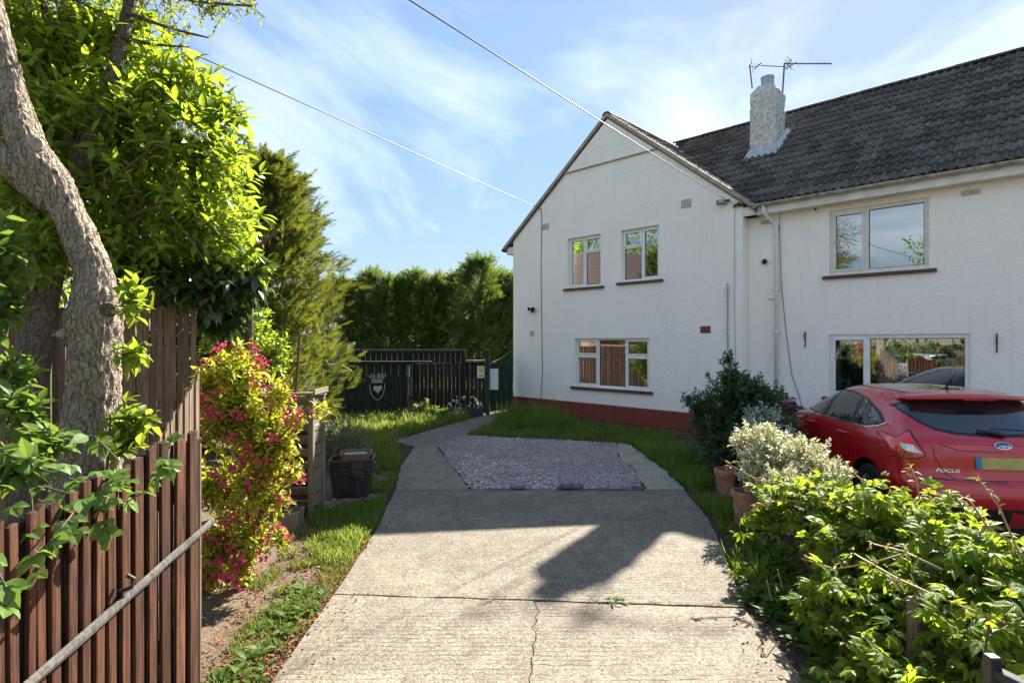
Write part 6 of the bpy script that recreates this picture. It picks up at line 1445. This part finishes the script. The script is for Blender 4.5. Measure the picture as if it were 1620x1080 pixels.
# ------------------------------------------------------------------ grass, weeds and litter
GB_V = [(0,.5,0),(0,-.5,0),(.45,.38,.02),(.45,-.38,.02),(.8,.22,-.06),(.8,-.22,-.06),(1,0,-.2)]
GB_F = [(0,1,3,2),(2,3,5,4),(4,5,6)]
def blades(name, poly, n_, h, wd, mat, label=None, z=-.02, clump=.0, lean=.45, pts=None):
    P2 = rand_in(poly, n_) if pts is None else pts
    if clump:
        k = np.array([mnoise.noise(Vector((p[0]*1.7, p[1]*1.7, 3.1)))+.5*mnoise.noise(Vector((p[0]*5, p[1]*5, 1.1))) for p in P2]); P2 = P2[k > clump]; n_ = len(P2)
    d = np.c_[rng.normal(0,lean,(n_,2)), np.ones(n_)]; sz = h*rng.uniform(.35,1.2,n_)*(1+.75*np.array([mnoise.noise(Vector((p[0]*2.3, p[1]*2.3, 7.7))) for p in P2]))
    pos = np.c_[P2, np.full(n_, z)]; Rm = dirs_np(d, rng.uniform(-3.1,3.1,n_))
    me = stamp(name, GB_V, GB_F, pos, Rm, np.c_[sz, np.full(n_,wd)*rng.uniform(.7,1.4,n_), sz])
    return tag(mesh_obj(name, me, (0,0,0), None, mat), label, kind='stuff')
LAWN = [(-4.8,14.3),(-2.3,14.3),(-1.0,14.7),(-1.5,13.5),(-2.3,11.9),(-2.55,11.2),(-2.2,10.4),(-1.9,9.2),(-3.4,9.6),(-3.8,12.5)]
blades('grass', LAWN, 9000, .28, .016, LM['grass_lit'], lean=.45)
blades('grass', [(-2.35,10.8),(-1.92,9.9),(-1.8,8.8),(-1.66,7.9),(-1.60,7.3),(-1.9,7.4),(-2.2,8.2),(-2.5,9.6)], 3500, .15, .012, LM['grass'], clump=-.05)
blades('grass', [(-1.46,5.9),(-1.6,7.1),(-2.1,6.9),(-2.3,6.2),(-1.9,5.75)], 2200, .11, .010, LM['grass'], clump=.0)
blades('grass', [(-1.0,12.0),(2.1,11.1),(2.35,10.7),(2.9,11.0),(3.6,11.8),(.2,15.6),(-.15,14.5)], 9500, .15, .015, LM['grass'], lean=.5, clump=-.22)
blades('tall_grass', [(-.4,13.2),(1.0,12.6),(1.6,13.6),(.2,15.6),(-.05,15.4)], 2600, .40, .016, LM['grass'], lean=.38)
blades('grass', [(2.35,10.6),(2.42,7.4),(2.75,7.6),(3.2,8.6),(3.0,10.6)], 3800, .24, .015, LM['grass'], lean=.5)
blades('grass', [(2.33,7.6),(2.28,6.2),(2.08,5.5),(1.8,4.4),(2.05,4.4),(2.45,5.4),(2.75,7.4)], 2600, .19, .013, LM['grass'], clump=.02, lean=.55)
blades('grass', [(-1.44,2.4),(-1.44,5.6),(-2.1,5.7),(-2.2,4.6),(-1.95,4.2),(-1.8,3.3),(-1.78,2.4)], 7000, .085, .009, LM['grass_dry'], clump=-.03, lean=.7)
blades('grass', [(-1.5,5.0),(-1.47,5.75),(-2.3,5.85),(-2.2,5.2)], 2600, .12, .010, LM['grass_lit'], clump=-.05, lean=.55)
def rosettes(name, spots, n_leaf, size, mat, label=None, cat=None, single=False, wid=.4):
    pos, d, sz = [], [], []
    for x, y, s_ in spots:
        for k in range(n_leaf):
            a = random.uniform(0, 6.28); pos.append((x+.02*math.cos(a), y+.02*math.sin(a), -.005)); d.append((math.cos(a), math.sin(a), random.uniform(.25,1.3))); sz.append(size*s_*random.uniform(.6,1.2))
    V, F, T = leaflet(1, wid, .15, .5)
    me = stamp(name, V, F, np.array(pos), dirs_np(np.array(d), rng.normal(0,.2,len(pos))), np.array(sz), T)
    return mesh_obj(name, me, (0,0,0), None, mat)
sp_ = [(*p, random.uniform(.6,1.3)) for p in rand_in([(-1.46,2.6),(-1.46,4.4),(-1.85,4.6),(-1.75,3.2)], 46)]
tag(rosettes('weeds', sp_, 9, .085, LM['weed']), kind='stuff')
sp_ = [(*p, random.uniform(.6,1.4)) for p in rand_in([(1.82,3.4),(1.86,4.3),(2.2,5.2),(2.6,6.0),(2.5,4.6),(2.2,3.2)], 70)]
tag(rosettes('weeds', sp_, 10, .13, LM['weed']), kind='stuff')
sp_ = [(*p, random.uniform(.7,1.4)) for p in rand_in([(1.74,2.2),(1.80,3.5),(2.3,3.6),(2.3,2.2)], 36)]
tag(rosettes('weeds', sp_, 10, .12, LM['weed']), kind='stuff')
jx = [(x, 4.40-.035*(x+1.4)-.012, random.uniform(.35,.8)) for x in (-1.33,-1.22,-1.18,-1.05,-.98,-.72,-.4)]
tag(rosettes('joint_weeds', jx, 5, .045, LM['weed']), 'small weeds rooted along the left end of the drive joint', kind='stuff')
tag(rosettes('dandelion', [(.76,4.28,1.0),(.82,4.27,.8),(.70,4.29,.5)], 7, .085, LM['weed'], wid=.3), 'bright dandelion growing in the drive joint right of the crack', 'weed')
tag(rosettes('grass_tuft', [(-.12,4.31,1.0),(-.06,4.30,.7)], 8, .10, LM['grass_dry'], wid=.08), 'dry grass tuft in the drive joint left of the crack', 'weed')
blades('joint_grass', [(1.05,4.25),(1.7,4.205),(1.7,4.23),(1.05,4.275)], 260, .03, .006, LM['grass_dry'], z=-.01)
blades('crack_grass', [(.10,3.25),(.13,3.25),(.19,4.1),(.17,4.1)], 40, .03, .005, LM['grass_dry'], z=-.01)
# dry litter: many small curled scraps on the soil and drive edges
def litter(poly, n_, s_, z=-.012):
    P2 = rand_in(poly, n_); V, F, T = leaflet(1, .5, .25, .3, 0, 3)
    d = np.c_[rng.normal(0,1,(n_,2)), rng.normal(0,.25,n_)]
    me = stamp('leaf_litter', V, F, np.c_[P2, np.full(n_,z)+.006], dirs_np(d, rng.normal(0,.5,n_)), rng.uniform(.4,1.4,n_)*s_, T)
    tag(mesh_obj('leaf_litter', me, (0,0,0), None, LM['litter']), kind='stuff')
litter([(-1.40,2.4),(-1.38,5.7),(-1.62,5.7),(-1.62,2.4)], 2600, .030)
litter([(-1.5,2.4),(-1.5,5.8),(-2.3,5.9),(-1.85,2.4)], 2200, .028)
litter([(-1.40,2.6),(-1.0,3.0),(-1.2,4.4),(-1.41,4.4)], 120, .02, .003)
litter([(1.3,2.6),(1.74,2.7),(1.76,4.2),(1.6,4.2)], 110, .028, .003)
litter([(1.85,4.5),(2.6,7.2),(3.0,7.4),(2.8,5.6),(2.2,4.2)], 700, .035)
litter([(2.5,7.4),(3.2,9.2),(3.0,10.4),(2.5,9)], 500, .04)
chips('grit', [(-1.9,6.0),(-1.7,7.4),(-2.3,7.2),(-2.5,6.2)], 1400, .012, .03, -.015, M['gravel'])
chips('pebbles', [(-1.4,2.5),(1.7,2.5),(1.75,4.1),(2.2,7.2),(-1.5,7.2)], 260, .006, .018, .003, M['terracotta' if 0 else 'kerb'])
sd = empty('seed_stalks', (2.35,4.3,0), 'bare dry seed stalks rising from the weeds by the creeper', 'plant')
mb = MB()
for px, py0, py1 in ((1262,985,912),(1253,990,930),(1288,960,920),(1282,955,918),(1213,950,918),(1230,930,900),(1300,960,958)):
    a = at(px+8, py0, 3.95); b = at(px, py1, 3.95); mb.tube([a, b], .004, 5)
mb.build('stalk', M['slat'], sd)
# ------------------------------------------------------------------ what the windows reflect: the place to the left of and behind the camera
rh = empty('left_neighbour_house', (-17,6,0), 'brown tiled house beyond the left fence, seen mirrored in the windows', 'house')
mb = MB(); mb.box((-17,6.2,1.35), (9.8,12.0,2.7)); mb.build('wall', plain('brick_wall_far', (.30,.17,.11), .9, c2=(.22,.12,.08), scale=30), rh)
mb = MB(); mb.add([(-22.5,0,2.7),(-11.5,0,2.7),(-17,0,7.3),(-22.5,12.5,2.7),(-11.5,12.5,2.7),(-17,12.5,7.3)], [(1,4,5,2),(0,2,5,3),(0,1,2),(3,5,4),(0,3,4,1)])
def far_roof():
    m, N, L, p, o = new_mat('brown_far_roof'); P = pos_(N); sp = N('ShaderNodeSeparateXYZ'); L(P, sp.inputs[0])
    b = math_(N, L, 'FRACT', math_(N, L, 'MULTIPLY', sp.outputs[2], 4.2)); n = noise_(N, L, P, 3, 5)
    col = rgbmix(N, L, n, (.085,.060,.045), (.055,.040,.032)); L(rgbmix(N, L, ramp(N, L, b, .02, .16, (1,1,1), (0,0,0)), col, (.04,.028,.02)), p.inputs['Base Color']); p.inputs['Roughness'].default_value = .85; return m
mb.build('roof', far_roof(), rh)
def round_tree(c, h, r_, n_, label, name='broadleaf_tree'):
    t = empty(name, (c[0],c[1],0), label, 'tree'); limb_obj('trunk', [[(c[0],c[1],0,.22),(c[0],c[1],h*.45,.16),(c[0]+.3,c[1],h*.8,.05)]], M['bark_dark'], t, 8)
    lm = [(c[0]+random.uniform(-.6,.6)*r_, c[1]+random.uniform(-.6,.6)*r_, h*random.uniform(.5,.88), r_*.55, r_*.55, r_*.45) for _ in range(8)]
    twigs_and_leaves(t, lm, n_, 6, .5, 1.0, .2, leaflet(1,.6,.15,.2,0,3), .22, LM['laurel'], None, 0, stuff='crown', shell=.4)
round_tree((-24,5), 11, 4.5, 900, 'tall tree beyond the left house, seen only mirrored in windows')
round_tree((-25,12), 10.5, 4, 900, 'tree behind the left house chimney, seen only mirrored')
round_tree((-13,-9), 8.5, 3.2, 900, 'street tree behind the camera, seen only mirrored in the upper window')
sf = empty('side_fence', (-6.6,11.5,0), 'brown board fence at the far left of the garden, mirrored in the ground floor window', 'fence')
board_fence(sf, (-6.6,15.0,0), (-6.6,9.0,0), .12, .008, lambda u: 1.8, M['mirrored_fence'], lap=.012)
hb = empty('street_hedge', (-6,-11,0), 'clipped hedge across the street, seen only mirrored in the windows', 'hedge')
twigs_and_leaves(hb, [(x,-11.2,1.2,1.4,.6,1.25) for x in np.arange(-44,10,1.7)], 2400, 6, .3, 1.0, .2, leaflet(1,.6,.15,.2,0,3), .16, LM['dark'], None, 0, shell=.5)

# a silver car on the drive to the left, mirrored in the neighbour's ground floor window
silver = simple('silver_paint', (.55,.56,.57), .3, .6, 1)
sc_ = car.copy(); COL.objects.link(sc_); sc_.name = 'parked_car'
sc_.location = (-8.6,-1.6,.7); sc_.rotation_euler = (0,0,R(70)); sc_['label'] = 'silver car parked off to the left, seen only mirrored in the ground floor window'
def dup_children(src, dst):
    for o in [q for q in bpy.data.objects if q.parent is src]:
        k = o.copy(); COL.objects.link(k); k.parent = dst
        for s_ in k.material_slots:
            if s_.material is M['paint']: s_.link = 'OBJECT'; s_.material = silver
        dup_children(o, k)
dup_children(car, sc_); sc_.location.z = car.location.z
